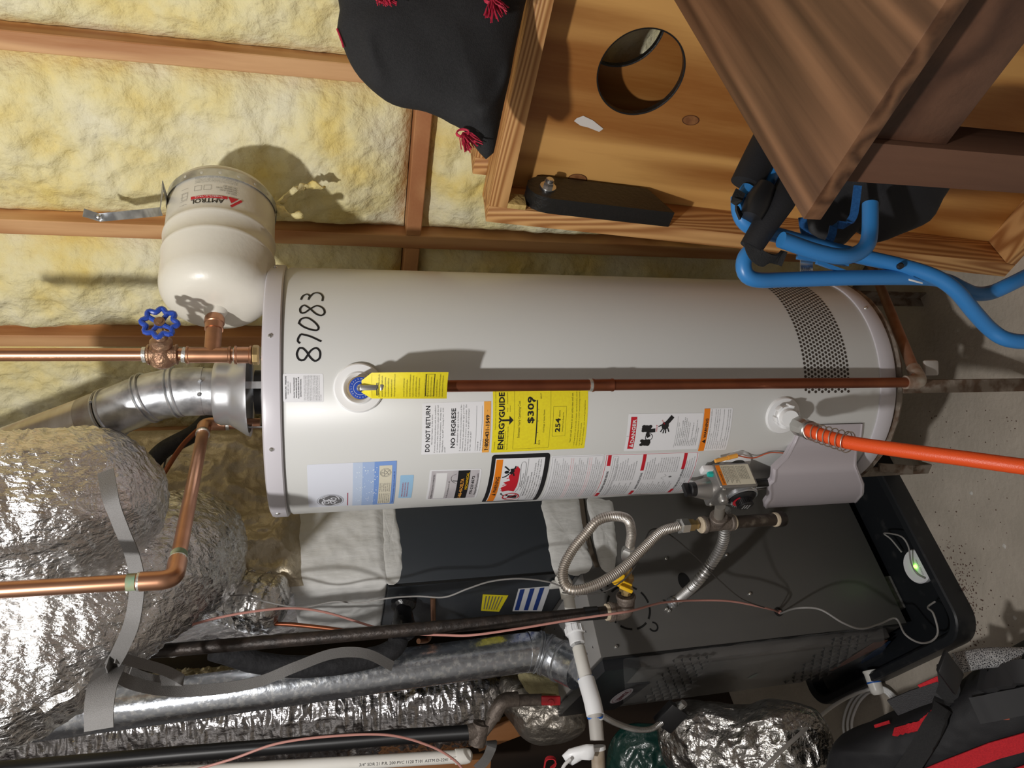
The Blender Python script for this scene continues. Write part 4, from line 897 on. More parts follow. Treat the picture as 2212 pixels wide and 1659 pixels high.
# stand
sd = thing('heater_stand', 'rusty angle steel stand carrying the pale grey water heater', 'stand', (HX, HY, 0))
m = MB(); fp = at(1945, 836, 1.29); fx, fy = fp.x, 1.292
for (cx_, cy_) in ((fx, fy), (-.262, 1.70), (.24, 1.70)):
    m = MB(); d = (V((HX, HY, 0))-V((cx_, cy_, 0))).normalized(); t = d.cross(Zv)
    L_leg = .452
    m.box(V((cx_, cy_, L_leg/2)), t, d, Zv, .014, .0018, L_leg/2); m.box(V((cx_, cy_, L_leg/2))+t*.013+d*.014, d, t, Zv, .014, .0018, L_leg/2); m.build('leg', m_rust, sd)
m = MB(); m.tube([V((HX+.245*cos(k*pi/18), HY+.245*sin(k*pi/18), .437)) for k in range(36)], .010, 6, closed=True); m.build('ring_rail', m_rust, sd)
m = MB(); m.bbox(at(1935, 1012, 1.66), (at(1990, 1015, 1.66)-at(1890, 1008, 1.66)).normalized(), V((1, 0, 0)), V((0, 1, 0)), .055, .012, .004, .001); m.build('brace', m_rust, sd)
# orange hose
hs = thing('garden_hose', 'orange rubber hose screwed to the white drain valve', 'hose', atz(2212, 1010, .5))
ha = at(1738, 925, 1.205); hb = at(1762, 935, 1.165); hx = (hb-ha).normalized()
pts = even([ha, hb, at(1830, 955, 1.10), at(1950, 973, 1.01), at(2080, 990, .93), at(2212, 1008, .86), at(2400, 1030, .76), at(2600, 1040, .7)], .006)
m = MB(); m.tube(pts[3:], .0125, 20); m.build('hose_tube', m_org, hs)
m = MB(); m.lathe(ha-hx*.024, hx, [(0, 0), (.019, 0), (.0195, .002), (.0185, .024), (.0165, .040), (.0160, .046), (0, .046)], 10); m.lathe(ha-hx*.024, hx, [(.0185, .036), (.0185, .046), (.0165, .048), (0, .048)], 24); m.build('coupling', m_chrome, hs, smooth=20)
ctr = even([ha+hx*.022, hb, at(1830, 955, 1.10), at(1850, 959, 1.085)], .002); sp_ = []
u = hx.orthogonal().normalized()
NT = 7.5; n = 190; Lc = min(len(ctr)-1, 50)
for i in range(n):
    t = i/(n-1); tt = t if t < .86 else .86+(t-.86)*.35; k = tt*Lc; a = int(k); p = ctr[min(a, Lc-1)].lerp(ctr[min(a+1, Lc)], k-a); tg_ = (ctr[min(a+2, Lc)]-ctr[max(0, a-2)]).normalized()
    u = (u-tg_*u.dot(tg_)).normalized(); w_ = tg_.cross(u); an = t*NT*2*pi; sp_.append(p+V((0, 0, -.001))+(u*cos(an)+w_*sin(an))*(.0165+.003*t))
m = MB(); m.tube(sp_, .0011, 7); m.build('spring_guard', m_steel, hs)
# heater vent
VP = [HQ+Zv*.098, at(440, 845, 1.54), at(378, 847, 1.54), at(318, 860, 1.545), at(238, 893, 1.56), at(196, 909, 1.575)]
vt = thing('heater_vent', 'galvanised vent elbow and pipe rising from the heater draft hood', 'vent pipe', VP[0])
m = MB(); m.tube([VP[0], VP[1], at(432, 845, 1.54)], .047, 40); m.build('connector', m_galv, vt)
m = MB(); m.tube([at(442, 845, 1.54), VP[2], VP[3], VP[4]], .0485, 40); m.build('elbow', m_galv, vt)
m = MB(); m.tube([VP[4], VP[5]], .0495, 40); m.build('heat_stained_end', m_galvr, vt)
for P, Q in ((VP[2], VP[3]), (VP[3], VP[4]), (VP[4], VP[5])):
    d = (Q-P).normalized(); m = MB()
    for o in (-.006, .004): m.lathe(P+d*(o-.003), d, [(.048, 0), (.0515, .0015), (.052, .003), (.0515, .0045), (.048, .006)], 40)
    m.build('bead', m_galv, vt)
m = MB(); m.tube([at(203, 905, 1.572), at(0, 978, 1.70), at(-260, 1070, 1.88)], .0475, 40); m.build('pipe', m_alu, vt)
for x, y in ((432, 822), (430, 852), (480, 812), (478, 850), (480, 870), (196, 868)):
    P = at(x, y, 1.49 if x > 300 else 1.52); n = (CAM-P).normalized(); m = MB(); m.lathe(P+n*-.006, n, [(.004, 0), (.004, .006), (.0025, .008), (0, .008)], 6); m.build('screw', m_galv, vt)

# ================================================================== FURNACE
A = V((.8, .6, 0)); B = V((-.6, .8, 0)); C0 = V((-.703, 1.718, .05)); FW_, FD_, FH = .50, .74, .94
def FP(a, b, z): return V((C0.x, C0.y, 0))+A*a+B*b+Zv*z
pa = lambda x, y, e=0: onp(x, y, C0-B*e, -B)      # a point on the long side
pb = lambda x, y, e=0: onp(x, y, C0-A*e, -A)      # a point on the door side
fu = thing('furnace', 'dark grey gas furnace cabinet standing in a black pan left of the heater', 'furnace', C0)
m = MB(); m.bbox(FP(FD_/2, FW_/2, .05+FH/2), A, B, Zv, FD_/2, FW_/2, FH/2, .003); cab = m.build('cabinet', m_furn, fu)
m = MB(); m.bbox(FP(-.0015, .004, .05+FH/2), A, B, Zv, .0018, .0055, FH/2-.004, .001); m.build('corner_seam', m_drk, fu)
# top plate light grey
m = MB(); m.bbox(FP(.115, FW_/2, .05+FH+.001), A, B, Zv, .113, FW_/2, .0016, .001); m.build('top_plate', m_furn2, fu)
tri = bpy.data.meshes.new('vent_slot'); tri.from_pydata([(-.006, -.004, 0), (.006, -.004, 0), (0, .005, 0), (-.006, -.004, .002), (.006, -.004, .002), (0, .005, .002)], [], [(0, 2, 1), (3, 4, 5), (0, 1, 4, 3), (1, 2, 5, 4), (2, 0, 3, 5)]); tri.materials.append(m_drk)
def put(mesh, name, parent, P, ex, ey, ez):
    o = bpy.data.objects.new(name, mesh); col.objects.link(o); o.parent = parent
    wm = Mx(((ex.x, ey.x, ez.x, P.x), (ex.y, ey.y, ez.y, P.y), (ex.z, ey.z, ez.z, P.z), (0, 0, 0, 1))); o.matrix_parent_inverse = Mx.Identity(4); o.matrix_local = rootm(parent).inverted() @ wm; return o
for i in range(4):
    for j in range(8): put(tri, 'vent_slot', fu, FP(.04+i*.05, .04+j*.055+(i % 2)*.027, .05+FH+.0027), A*.6, B*.6, Zv*.2)
# door
DB0 = -.003
m = MB(); m.bbox(FP(-.012, FW_/2+.012, .05+.475), A, B, Zv, .012, FW_/2-.016, .405, .008, 3); dr = m.build('door', m_furn, fu)
m = MB(); m.bbox(FP(-.014, .040, .05+.46), A, B, Zv, .014, .022, .40, .004, 2); m.build('door_edge', M('door edge grey', (.085, .08, .076), rough=.4), dr)
m = MB()
c = [FP(-.022, .012, .90), FP(-.022, .012, .985), FP(-.022, .50, .985), FP(-.022, .50, .80), FP(-.022, .20, .80), FP(-.022, .20, .90)]
m.prism([FP(-.030, .012, .985), FP(-.030, .49, .985), FP(-.030, .49, .800), FP(-.030, .205, .790), FP(-.030, .195, .872), FP(-.030, .012, .885)], A*.028)
bt_ = m.build('door_cap', M('black cap plastic', (.014, .016, .019), rough=.35), fu, label='black plastic cap across the top of the door')
BL = lambda u, v, h: FP(-.0305-h, .30+u*-1, .835-v)   # writing is read standing in front of the door: world left is +b
def BLr(u, v, h): return FP(-.0305-h, .395-u, .868-v)
s_ = Sheet(BLr); s_.disc(.085, .027, .082, .024, .0012, 40); lp = s_.build('badge', M('badge silver', (.42, .40, .42), rough=.3), bt_, smooth=0)
s_ = Sheet(BLr); s_.text('LENNOX', .036, .037, .024, .098, .0018, bold=.0012); s_.ring(.085, .027, .070, .003, .0018, 44, e=.27); s_.build('badge_print', M('dark red print', (.16, .02, .03), rough=.5), bt_, smooth=0)
lv = bpy.data.meshes.new('louver'); lv.from_pydata([(-.0045, .006, 0), (.0045, .006, 0), (0, -.008, 0), (0, .0062, .005)], [], [(0, 1, 3), (1, 2, 3), (2, 0, 3)]); lv.materials.append(m_furn); lv.materials.append(m_drk); lv.polygons[0].material_index = 1
for g_, (x0, y0, rows_, dy) in enumerate(((1462, 1424, 12, (-6.1, 7.8)), (1806, 1378, 11, (-10.5, 9.2)))):
    for r_ in range(rows_):
        for c_ in range(5):
            x = x0+c_*17.8+r_*dy[0]+(8 if r_ % 2 else 0); y = y0+r_*dy[1]-c_*1.9
            P = pb(x, y, .0245); put(lv, 'louver', dr, P, B*2.1, Zv*1.6, A*-1.8)
s_ = Sheet(lambda u, v, h: FP(-.0245-h, .33-u, .42-v)); s_.disc(.03, .012, .028, .010, .001, 30); s_.build('green_sticker', M('grey green sticker', (.10, .14, .12), (.2, .24, .21), rough=.5, scale=80), dr, smooth=0)
def pq(x, y, e=.0005): return pb(x, y, .0245+e)
for poly, mt, nm in (([(1888, 1388), (1918, 1382), (1905, 1395), (1800, 1448), (1790, 1450)], M('brown energy card', (.17, .07, .045), rough=.3), 'brown_card'), ([(1918, 1386), (1924, 1385), (1900, 1415), (1858, 1436), (1862, 1425)], M('blue energy card', (.02, .05, .12), rough=.3), 'blue_card')):
    m = MB(); m.prism([pq(x, y) for x, y in poly], A*-.0008); m.build(nm, mt, dr, smooth=0)
# clear film on the door
def film(i, j):
    x = 1345+560*i; y0_ = 1418-72*i; y1_ = 1515-60*i; y = y0_+(y1_-y0_)*j
    p = pb(x, y, .030); q = V((x*.012, y*.03, 0)); return p-A*(.004+.010*abs(fbm(q, 3))+.018*max(0, sin(i*7+j*3))**6*sin(pi*j))
m = MB(); m.grid(film, 60, 20); m.build('clear_film', m_film, fu, smooth=60)
# side features on the long face
def ashape(fn_): return Sheet(fn_)
AS = lambda u, v, h: C0+A*u+Zv*(-v)-B*h
def auv(x, y): p = pa(x, y)-C0; return p.dot(A), -p.z
u0, v0 = auv(1358, 1312); s_ = ashape(AS)
for k in range(8): s_.ring(u0, v0, .062, .0055, .0008, 8, k*pi/4+.10, k*pi/4+.66)
for dx in (-1, 1): s_.ring(u0+dx*.058, v0-dx*.055, .014, .0045, .0009, 12, 0 if dx < 0 else pi, 4.4 if dx < 0 else pi+4.4)
s_.build('knockout_ring', m_drk, cab, smooth=0, kind='stuff', label='dashed black knockout ring')
u0, v0 = auv(1478, 1256); s_ = ashape(AS); s_.disc(u0, v0, .026, .018, .0007, 24); s_.build('knockout_hole', m_drk, cab, smooth=0)
for x, y in ((1438, 1208), (1568, 1200), (1618, 1284), (1330, 1398), (1438, 1317), (1430, 1302), (1450, 1312), (1444, 1321)):
    P = pa(x, y); m = MB(); m.lathe(P, -B, [(.0045, -.001), (.0045, .006), (.003, .008), (0, .008)], 12); m.build('screw', m_chrome, cab)
P = pa(1681, 1322); m = MB(); m.lathe(P, -B, [(.009, -.001), (.0125, .0), (.0125, .003), (.0085, .004), (.0085, .001), (0, .001)], 24); m.build('grommet', m_black, cab)
P = pa(1684, 1323); m = MB(); m.lathe(P+B*-.0015, -B, [(.0065, -.001), (.006, .002), (0, .003)], 12); m.build('pink_plug', m_pink, cab)
# coil cabinet on top
cl = thing('coil_cabinet', 'slate blue cooling coil cabinet stacked on the grey furnace', 'coil cabinet', FP(.24, 0, .995))
m = MB(); m.bbox(FP(.24+.25, .21, 1.255), A, B, Zv, .25, .21, .26, .003); m.build('cabinet', m_coil, cl)
m = MB(); m.box(FP(.238, .005, 1.26), A, B, Zv, .003, .003, .255); m.build('corner_seam', m_drk, cl)
CF = lambda a, z, h=0: FP(a, -h, z)
pc = lambda x, y, e=0: onp(x, y, FP(.24, 0, 0)-A*e, -A)
for pts_, mt, nm in (([(1043, 1284), (1098, 1286), (1078, 1321), (1039, 1319)], m_tagy, 'yellow_sticker'), ([(1120, 1272), (1189, 1266), (1170, 1320), (1107, 1320)], m_lab, 'white_sticker')):
    m = MB(); m.prism([pc(x, y, .0008) for x, y in pts_], A*-.0006); so = m.build(nm, mt, cl, smooth=0, label='yellow warning sticker' if mt is m_tagy else 'blue and white striped sticker')
    c4 = [pc(x, y, .0024) for x, y in pts_]
    fq = lambda u, v, h, c4=c4: (c4[0]*(1-u)+c4[1]*u)*(1-v)+(c4[3]*(1-u)+c4[2]*u)*v-A*h
    if mt is m_lab:
        s_ = Sheet(fq); [s_.rect(.06+.31*k, .04, .20+.31*k, .96, .0003, 1) for k in range(3)]; s_.build('blue_stripe', m_dblue, so, smooth=0)
    else:
        s_ = Sheet(fq)
        for k in range(6): s_.rect(.12+.13*k, .1, .16+.13*k, .9, .0003, 1)
        s_.build('print', m_inkg, so, smooth=0)
# plenum above, foil wrapped with mastic seams
plm = thing('supply_plenum', 'supply plenum above the coil cabinet, foil faced and smeared with white mastic', 'plenum', FP(.25, 0, 1.515))
def face(a0, a1, z0, z1, h, amp, fr, side='A', b0=0, b1=.4, nu=60, nv=60, kind=ridge):
    m = MB()
    def fn(i, j):
        z = z0+(z1-z0)*j
        p = FP(a0+(a1-a0)*i, 0, z) if side == 'A' else FP(a0, b0+(b1-b0)*i, z)
        nrm = -B if side == 'A' else -A; e = min(i, 1-i, j, 1-j)
        return p+nrm*(h*min(1, e*14)+amp*kind(p*fr)*min(1, e*10)+(-.006 if e < 1e-6 else 0))
    m.grid(fn, nu, nv); return m
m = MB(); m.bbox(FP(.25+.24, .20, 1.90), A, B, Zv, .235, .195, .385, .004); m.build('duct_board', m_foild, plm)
face(.245, .735, 1.515, 1.76, .006, .0035, 9).build('mastic_coat', m_mast, plm, smooth=180)
face(.247, 0, 1.515, 1.76, .006, .004, 9, side='B', b0=0, b1=.40).build('mastic_coat', m_mast, plm, smooth=180)
face(.25, .735, 1.72, 2.28, .014, .022, 5, nu=120, nv=120).build('foil_face', m_kraft, plm, smooth=180)
face(.25, 0, 1.72, 2.28, .008, .010, 6, side='B', b0=0, b1=.40).build('foil_face', m_foil, plm, smooth=180)
fr_ = [(640, 1130), (662, 1085), (672, 1085), (668, 1130), (672, 1190), (668, 1235)]
# mastic joints on the cabinet faces
def smear(poly, nm, par, h=.004, nb=9):
    """ragged smear of mastic on the long side"""
    P = cr([pa(x, y) for x, y in poly], .010, True); c = sum(P, V((0, 0, 0)))/len(P); m = MB(); R_ = 6; vs = [c-B*h]
    P = [p+(p-c).normalized()*.006*noise.noise(p*60) for p in P]
    for k in range(1, R_+1):
        for p in P: q = c+(p-c)*(k/R_); vs.append(q-B*(h*(1-(k/R_)**6)+.0016*ridge(q*V((1, 1, 1)).length*18, 3)*(1 if k < R_ else 0)))
    N = len(P); fs = [(0, 1+i, 1+(i+1) % N) for i in range(N)]+[(1+(k-1)*N+i, 1+(k-1)*N+(i+1) % N, 1+k*N+(i+1) % N, 1+k*N+i) for k in range(1, R_) for i in range(N)]
    m.add(vs, fs); return m.build(nm, m_mast, par, smooth=180)
smear([(1172, 1078), (1230, 1078), (1250, 1078), (1258, 1130), (1268, 1180), (1280, 1222), (1250, 1245), (1220, 1238), (1200, 1242), (1188, 1200), (1180, 1140)], 'mastic_smear', cl)
smear([(1268, 1078), (1300, 1078), (1322, 1085), (1328, 1130), (1332, 1180), (1325, 1235), (1300, 1228), (1288, 1195), (1278, 1140)], 'mastic_smear', cl)
smear([(828, 1078), (850, 1078), (856, 1120), (866, 1170), (868, 1225), (860, 1258), (840, 1262), (828, 1230), (826, 1150)], 'mastic_smear', cl, .0025)
m = MB(); m.ribbon([pa(1255, 1075, .006), pa(1262, 1130, .006), pa(1278, 1195, .006), pa(1290, 1225, .006)], A, .012, .002); m.build('seam_gap', M('seam gap', (.09, .07, .05), rough=.8), cl)
# pan under the furnace
def panring(off_, n=8):
    a0, a1, b0, b1 = -.095-off_+.0, .735+off_, -.185-off_, .56+off_; r = .07+off_; out = []
    for (ca, cb, s0) in ((a1-r, b1-r, 0), (a0+r, b1-r, pi/2), (a0+r, b0+r, pi), (a1-r, b0+r, 3*pi/2)):
        for k in range(n+1): t = s0+k/n*pi/2; out.append((ca+r*cos(t), cb+r*sin(t)))
    return out
rings = [(0.004, 0.0), (.006, .03), (.004, .058), (0, .062), (-.018, .062), (-.024, .056), (-.028, .012), (-.034, .008)]
vs = []
for o_, z in rings: vs += [FP(a, b, z) for a, b in panring(o_)]
N = 36; m = MB(); m.add(vs, [(k*N+i, k*N+(i+1) % N, (k+1)*N+(i+1) % N, (k+1)*N+i) for k in range(len(rings)-1) for i in range(N)]+[tuple((len(rings)-1)*N+i for i in range(N)), tuple(range(N-1, -1, -1))])
m.build('drain_pan', M('pan plastic', (.014, .016, .019), (.05, .05, .05), rough=.4, scale=30, lo=.6, hi=.8), label='black plastic drain pan with raised rim under the grey furnace', cat='pan')
for a, b in ((.10, .06), (.10, .44), (.62, .25)):
    m = MB(); m.bbox(FP(a, b, .029), A, B, Zv, .05, .04, .0205, .004); m.build('support_block', M('dusty foam', (.12, .12, .12), (.3, .3, .28), rough=.9, scale=50), label={.06: 'dusty foam block under the furnace, front one nearest the water alarm', .44: 'dusty foam block under the furnace, far front one behind the door', .25: 'dusty foam block under the rear of the furnace'}[b], cat='block', group='foam blocks under the furnace')
P = atz(1975, 1224, .035); al = thing('water_alarm', 'round white float alarm with a green light in the black pan', 'alarm', V((P.x, P.y, .011)))
m = MB(); m.lathe(V((P.x, P.y, .0085)), Zv, [(0, 0), (.046, 0), (.048, .004), (.048, .018), (.045, .022), (0, .022)], 40); m.build('housing', m_lab, al)
s_ = Sheet(lambda u, v, h: V((P.x, P.y, .0306))+(A*.7-B*-.7)*u*.9+(B*-.7+A*-.7)*v*.9+Zv*h); s_.disc(.012, .018, .018, .010, .0004, 20); s_.build('green_wave', M('dull green print', (.06, .22, .13), rough=.5), al, smooth=0)
s_ = Sheet(lambda u, v, h: V((P.x, P.y, .0306))+A*u-B*-v+Zv*h); s_.text('WATER ALARM', -.030, -.01, .009, .045, .0005); s_.build('print', m_inkg, al, smooth=0)
m = MB(); sphere_blob(m, V((P.x, P.y, .032)), .0048, 12); m.build('indicator_light', m_led, al)
m = MB(); m.tube(even([atz(1948, 1193, .03), atz(1925, 1165, .045), atz(1910, 1152, .06), atz(1945, 1158, .075), atz(1962, 1180, .065), atz(1968, 1215, .05), atz(1980, 1238, .036), atz(2000, 1250, .035)], .004), .0024, 8); m.build('cord', m_gw, al)

# ================================================================== GAS LINE
def corr(m, pts, r, pitch=.0042, amp=.16, seg=14):
    p = even(pts, pitch/6); m.tube(p, lambda i: r*(1-amp*(1.25, .55, 0, 0, 0, .55)[i % 6]), seg)
GY = 1.60
gp = thing('gas_pipe', 'long black iron gas pipe rising past the slate cabinet', 'pipe', at(1320, 1322, 1.50))
m = MB(); m.tube([at(1322, 1322, 1.50), at(600, 1385, 1.60), at(270, 1412, 1.66), at(-100, 1445, 1.7)], .0140, 22); m.build('pipe', m_bpipe, gp)
m = MB(); m.tube([at(1262, 1326, 1.507), at(1290, 1324, 1.504)], .0150, 20); m.build('tape', m_black, gp)
e0, e1, e2 = at(1318, 1322, 1.50), at(1352, 1320, 1.50), at(1352, 1285, 1.49)
m = MB(); m.tube(bendpath([e0, e1, e2], .022, 8), .0195, 24); m.lathe(e0-(e1-e0).normalized()*.003, (e1-e0), [(0, 0), (.0215, 0), (.0225, .003), (.0215, .010), (0, .010)], 24); m.lathe(e2, (e1-e2), [(0, 0), (.0215, 0), (.0225, .003), (.0215, .008), (0, .008)], 24); m.build('elbow', m_mall, gp)
m = MB(); a = e0-(e1-e0).normalized()*.004; m.tube([a, a-(e1-e0).normalized()*.006], .0185, 20); m.build('pipe_dope', m_dope, gp)
g1, g2, g3 = at(1352, 1284, 1.49), at(1355, 1235, 1.48), at(1357, 1205, 1.47)
m = MB(); d = (g2-g1); m.lathe(g1, d, [(0, 0), (.011, 0), (.011, .008), (.0165, .010), (.0165, .018), (.014, .02), (.014, .034), (.0165, .036), (.0165, .044), (.011, .046), (.011, .075), (0, .075)], 8); vv = m.build('gas_valve', m_brass, gp, smooth=20)
P = at(1345, 1262, 1.455); m = MB(); hd_ = (at(1362, 1268, 1.44)-at(1320, 1250, 1.45)).normalized(); m.bbox(P, hd_, FW, hd_.cross(FW).normalized(), .020, .004, .0085, .003); m.bbox(at(1335, 1250, 1.453), hd_, FW, hd_.cross(FW).normalized(), .012, .004, .014, .004); m.bbox(at(1352, 1272, 1.44), hd_, FW, hd_.cross(FW).normalized(), .015, .006, .004, .002); m.build('valve_handle', m_yel, vv, label='yellow lever handle')
fx1 = at(1357, 1205, 1.47); fx2 = at(1360, 1182, 1.46)
fc = thing('gas_connector', 'corrugated stainless gas connector looped beside the yellow valve handle', 'gas connector', fx1)
m = MB(); d = fx2-fx1; m.lathe(fx1, d, [(0, -.004), (.016, -.004), (.0175, 0), (.0175, .018), (.0155, .024), (.0115, .026), (.0115, .034), (0, .034)], 6); m.build('flare_nut', m_chrome, fc, smooth=20)
path = [fx2+d.normalized()*.006, at(1364, 1150, 1.43), at(1355, 1122, 1.41), at(1325, 1115, 1.39), at(1292, 1124, 1.385), at(1268, 1150, 1.39), at(1238, 1186, 1.395), at(1217, 1228, 1.39), at(1220, 1262, 1.375), at(1242, 1275, 1.36), at(1290, 1262, 1.36), at(1345, 1228, 1.375), at(1395, 1180, 1.40), at(1430, 1148, 1.42), at(1466, 1137, 1.43)]
m = MB(); corr(m, path, .0108, .0046, .17); m.build('corrugated_tube', m_steel, fc)
n1, n2 = at(1462, 1137, 1.43), at(1512, 1133, 1.44); d = n2-n1
m = MB(); m.lathe(n1, d, [(0, 0), (.0125, 0), (.0125, .006), (.0175, .008), (.0175, .026), (.015, .028), (.011, .029), (0, .029)], 6); m.build('flare_nut', m_chrome, fc, smooth=20)
m = MB(); m.lathe(n1+d.normalized()*.028, d, [(0, 0), (.0145, 0), (.0145, .014), (.011, .016), (.011, .026), (0, .026)], 6); m.build('adapter', m_brass, fc, smooth=20)
gt_ = thing('gas_tee', 'iron pipe tee with a capped drip leg below the gas control', 'pipe fitting', at(1545, 1131, 1.44))
T0, T1 = at(1516, 1134, 1.44), at(1582, 1128, 1.445); dT = (T1-T0).normalized(); Tm = (T0+T1)/2; up_ = (at(1556, 1100, 1.40)-Tm).normalized()
m = MB(); m.lathe(T0, dT, [(0, 0), (.018, 0), (.0195, .003), (.0195, .008), (.0165, .010), (.0165, (T1-T0).length-.01), (.0195, (T1-T0).length-.008), (.0195, (T1-T0).length-.002), (.018, (T1-T0).length), (0, (T1-T0).length)], 24); m.lathe(Tm, up_, [(.0165, 0), (.0165, .020), (.0195, .022), (.0195, .030), (.018, .032), (0, .032)], 24); m.build('tee', m_mall, gt_)
m = MB(); m.tube([Tm+up_*.03, at(1556, 1092, 1.388)], .0112, 18); m.build('nipple', M('pale nipple', (.4, .37, .33), rough=.5, metal=.6), gt_)
m = MB(); m.lathe(T0-dT*.006, dT, [(0, 0), (.016, 0), (.0185, .003), (.0175, .008), (0, .008)], 20); m.lathe(T1-dT*.002, dT, [(0, 0), (.0175, 0), (.0185, .003), (.0165, .007), (0, .008)], 20); m.build('pipe_dope', m_dope, gt_)
D1_, D2_ = at(1584, 1128, 1.445), at(1678, 1122, 1.46); m = MB(); m.tube([D1_, D2_], .0142, 22); m.build('drip_leg', M('drip leg iron', (.06, .045, .035), (.22, .19, .15), rough=.5, metal=.4, scale=45, lo=.5, hi=.75), gt_)
dd = (D2_-D1_).normalized(); m = MB(); m.lathe(D2_-dd*.010, dd, [(0, 0), (.0155, 0), (.017, .003), (.0165, .009), (0, .01)], 22); m.build('pipe_dope', m_dope, gt_); m = MB(); m.lathe(D2_, dd, [(0, 0), (.0165, 0), (.018, .003), (.018, .014), (.016, .02), (.010, .022), (0, .022)], 22); m.build('cap', m_bpipe, gt_)
# armoured conduit
cn = thing('armoured_conduit', 'armoured cable bent from behind the gas tee onto the furnace side', 'conduit', pa(1445, 1306, .03))
m = MB(); corr(m, [at(1566, 1098, 1.50), at(1566, 1135, 1.52), at(1560, 1175, 1.56), at(1538, 1215, 1.60), at(1505, 1258, 1.63), pa(1470, 1290, .03), pa(1452, 1302, .015)], .0138, .0088, .24); m.build('armour', m_dsteel, cn)
m = MB(); P = pa(1450, 1303, 0); m.lathe(P, (pa(1470, 1290, .03)-P), [(0, -.002), (.0155, -.002), (.0155, .008), (.0135, .010), (.0135, .016), (0, .016)], 20); m.build('clamp', m_galv, cn)

# ================================================================== CONDENSATE DRAIN
pv = thing('condensate_drain', 'white plastic drain pipe with an elbow crossing over the furnace top', 'pipe', at(1290, 1560, 1.4))
Pp = [at(1222, 1262, 1.66), at(1228, 1290, 1.645), at(1238, 1350, 1.60), at(1250, 1400, 1.56), at(1272, 1490, 1.48), at(1284, 1530, 1.45), at(1290, 1600, 1.42), at(1293, 1720, 1.40)]
m = MB(); m.tube([Pp[0], Pp[1], Pp[2]], .0135, 22); m.tube([Pp[3], Pp[4]], .0150, 22); m.build('pipe', m_pvc, pv)
m = MB(); m.tube([Pp[5], Pp[6]], .0150, 22); m.build('pipe', m_pvcg, pv)
m = MB(); m.tube([at(1291, 1618, 1.418), at(1296, 1760, 1.40)], .0142, 22); m.build('pipe', M('stained pvc', (.30, .23, .16), (.45, .38, .30), rough=.5, scale=20), pv)
d = (Pp[3]-Pp[2]).normalized(); m = MB(); m.lathe(Pp[2]-d*.012, d, [(0, 0), (.017, 0), (.018, .003), (.018, .016), (.021, .018), (.0215, .034), (.018, .036), (.018, .058), (.0165, .060), (0, .06)], 28)
for k in range(10):
    a = k*pi/5; u = d.orthogonal().normalized(); w_ = d.cross(u); m.box(Pp[2]+d*.014+(u*cos(a)+w_*sin(a))*.0215, d, u*cos(a)+w_*sin(a), u*-sin(a)+w_*cos(a), .008, .0014, .002)
m.build('union', m_white, pv)
s_ = Sheet(lambda u, v, h: Pp[2]+d*(.040+v)+(RT*cos(0)*0+(CAM-Pp[2]).normalized()*.0187)+d.cross((CAM-Pp[2]).normalized())*u); [s_.rect(-.008+k*.002, 0, -.0072+k*.002, .008, .0002, 1) for k in range(8)]; s_.build('barcode', m_ink, pv, smooth=0)
m = MB(); m.tube(bendpath([at(1266, 1468, 1.50), at(1280, 1515, 1.462), at(1286, 1545, 1.445)], .03, 6), .0190, 26); m.build('elbow', m_white, pv)
m = MB(); m.tube([at(1264, 1462, 1.503), at(1266, 1469, 1.50)], .0172, 24); m.tube([at(1285.5, 1547, 1.444), at(1286, 1551, 1.443)], .0172, 24); m.tube([Pp[1]+(Pp[0]-Pp[1])*.3, Pp[1]+(Pp[0]-Pp[1])*.15], .0143, 22); m.build('primer_ring', m_prim, pv, label='blue primer stain')
m = MB(); m.tube([at(1287, 1546, 1.444), at(1287, 1549, 1.444)], .0182, 24); m.tube([at(1290, 1612, 1.42), at(1291, 1620, 1.418)], .0175, 24); m.build('coupling', m_white, pv)
m = MB(); m.tube([at(1212, 1246, 1.68), at(1222, 1262, 1.66), at(1228, 1292, 1.645)], .0175, 22); m.build('socket', m_pvc, pv); m = MB(); m.bbox(pc(1205, 1262, .01), A, B, Zv, .006, .022, .022, .004); m.build('drain_spigot', m_pvc, pv)
tp_ = Puff([(1214, 1632), (1228, 1618), (1250, 1612), (1282, 1608), (1282, 1640), (1258, 1640), (1235, 1652), (1222, 1645)], at(1250, 1630, 1.40), V((0, -1, .35)), .012); m = tp_.mesh(8, .003, 50); m.build('tape_wrap', m_white, label='white tape wrapped round the drain pipe at the lower frame edge', cat='tape', smooth=180)
m = MB(); m.tube(even([at(1232, 1640, 1.385), at(1218, 1655, 1.38), at(1210, 1680, 1.37), at(1212, 1720, 1.37)], .005), .0035, 10); m.build('cord', m_ww, label='short white cord dangling below the white tape wrap', cat='cord')

# ================================================================== FURNACE FLUE
fl_ = thing('furnace_flue', 'shiny galvanised flue pipe running up beside the slate cabinet', 'flue pipe', at(1240, 1440, 1.9))
FY = 1.98
m = MB(); m.tube([at(1142, 1408, FY), at(150, 1542, 2.0), at(-250, 1592, 2.0)], .0545, 48); m.build('pipe', m_galvd, fl_)
q = [at(1138, 1408, FY), at(1160, 1408, FY), at(1180, 1414, 1.975), at(1212, 1428, 1.95), at(1250, 1446, 1.90)]
m = MB(); m.tube(q, .0565, 44); m.build('elbow', m_galvd, fl_)
for P, Q in ((q[1], q[2]), (q[2], q[3]), (q[3], q[4])):
    d = (Q-P).normalized(); m = MB(); m.lathe(P-d*.006, d, [(.055, 0), (.0595, .002), (.060, .004), (.0595, .006), (.0565, .008), (.0595, .010), (.060, .012), (.055, .015)], 44); m.build('bead', m_galv, fl_)
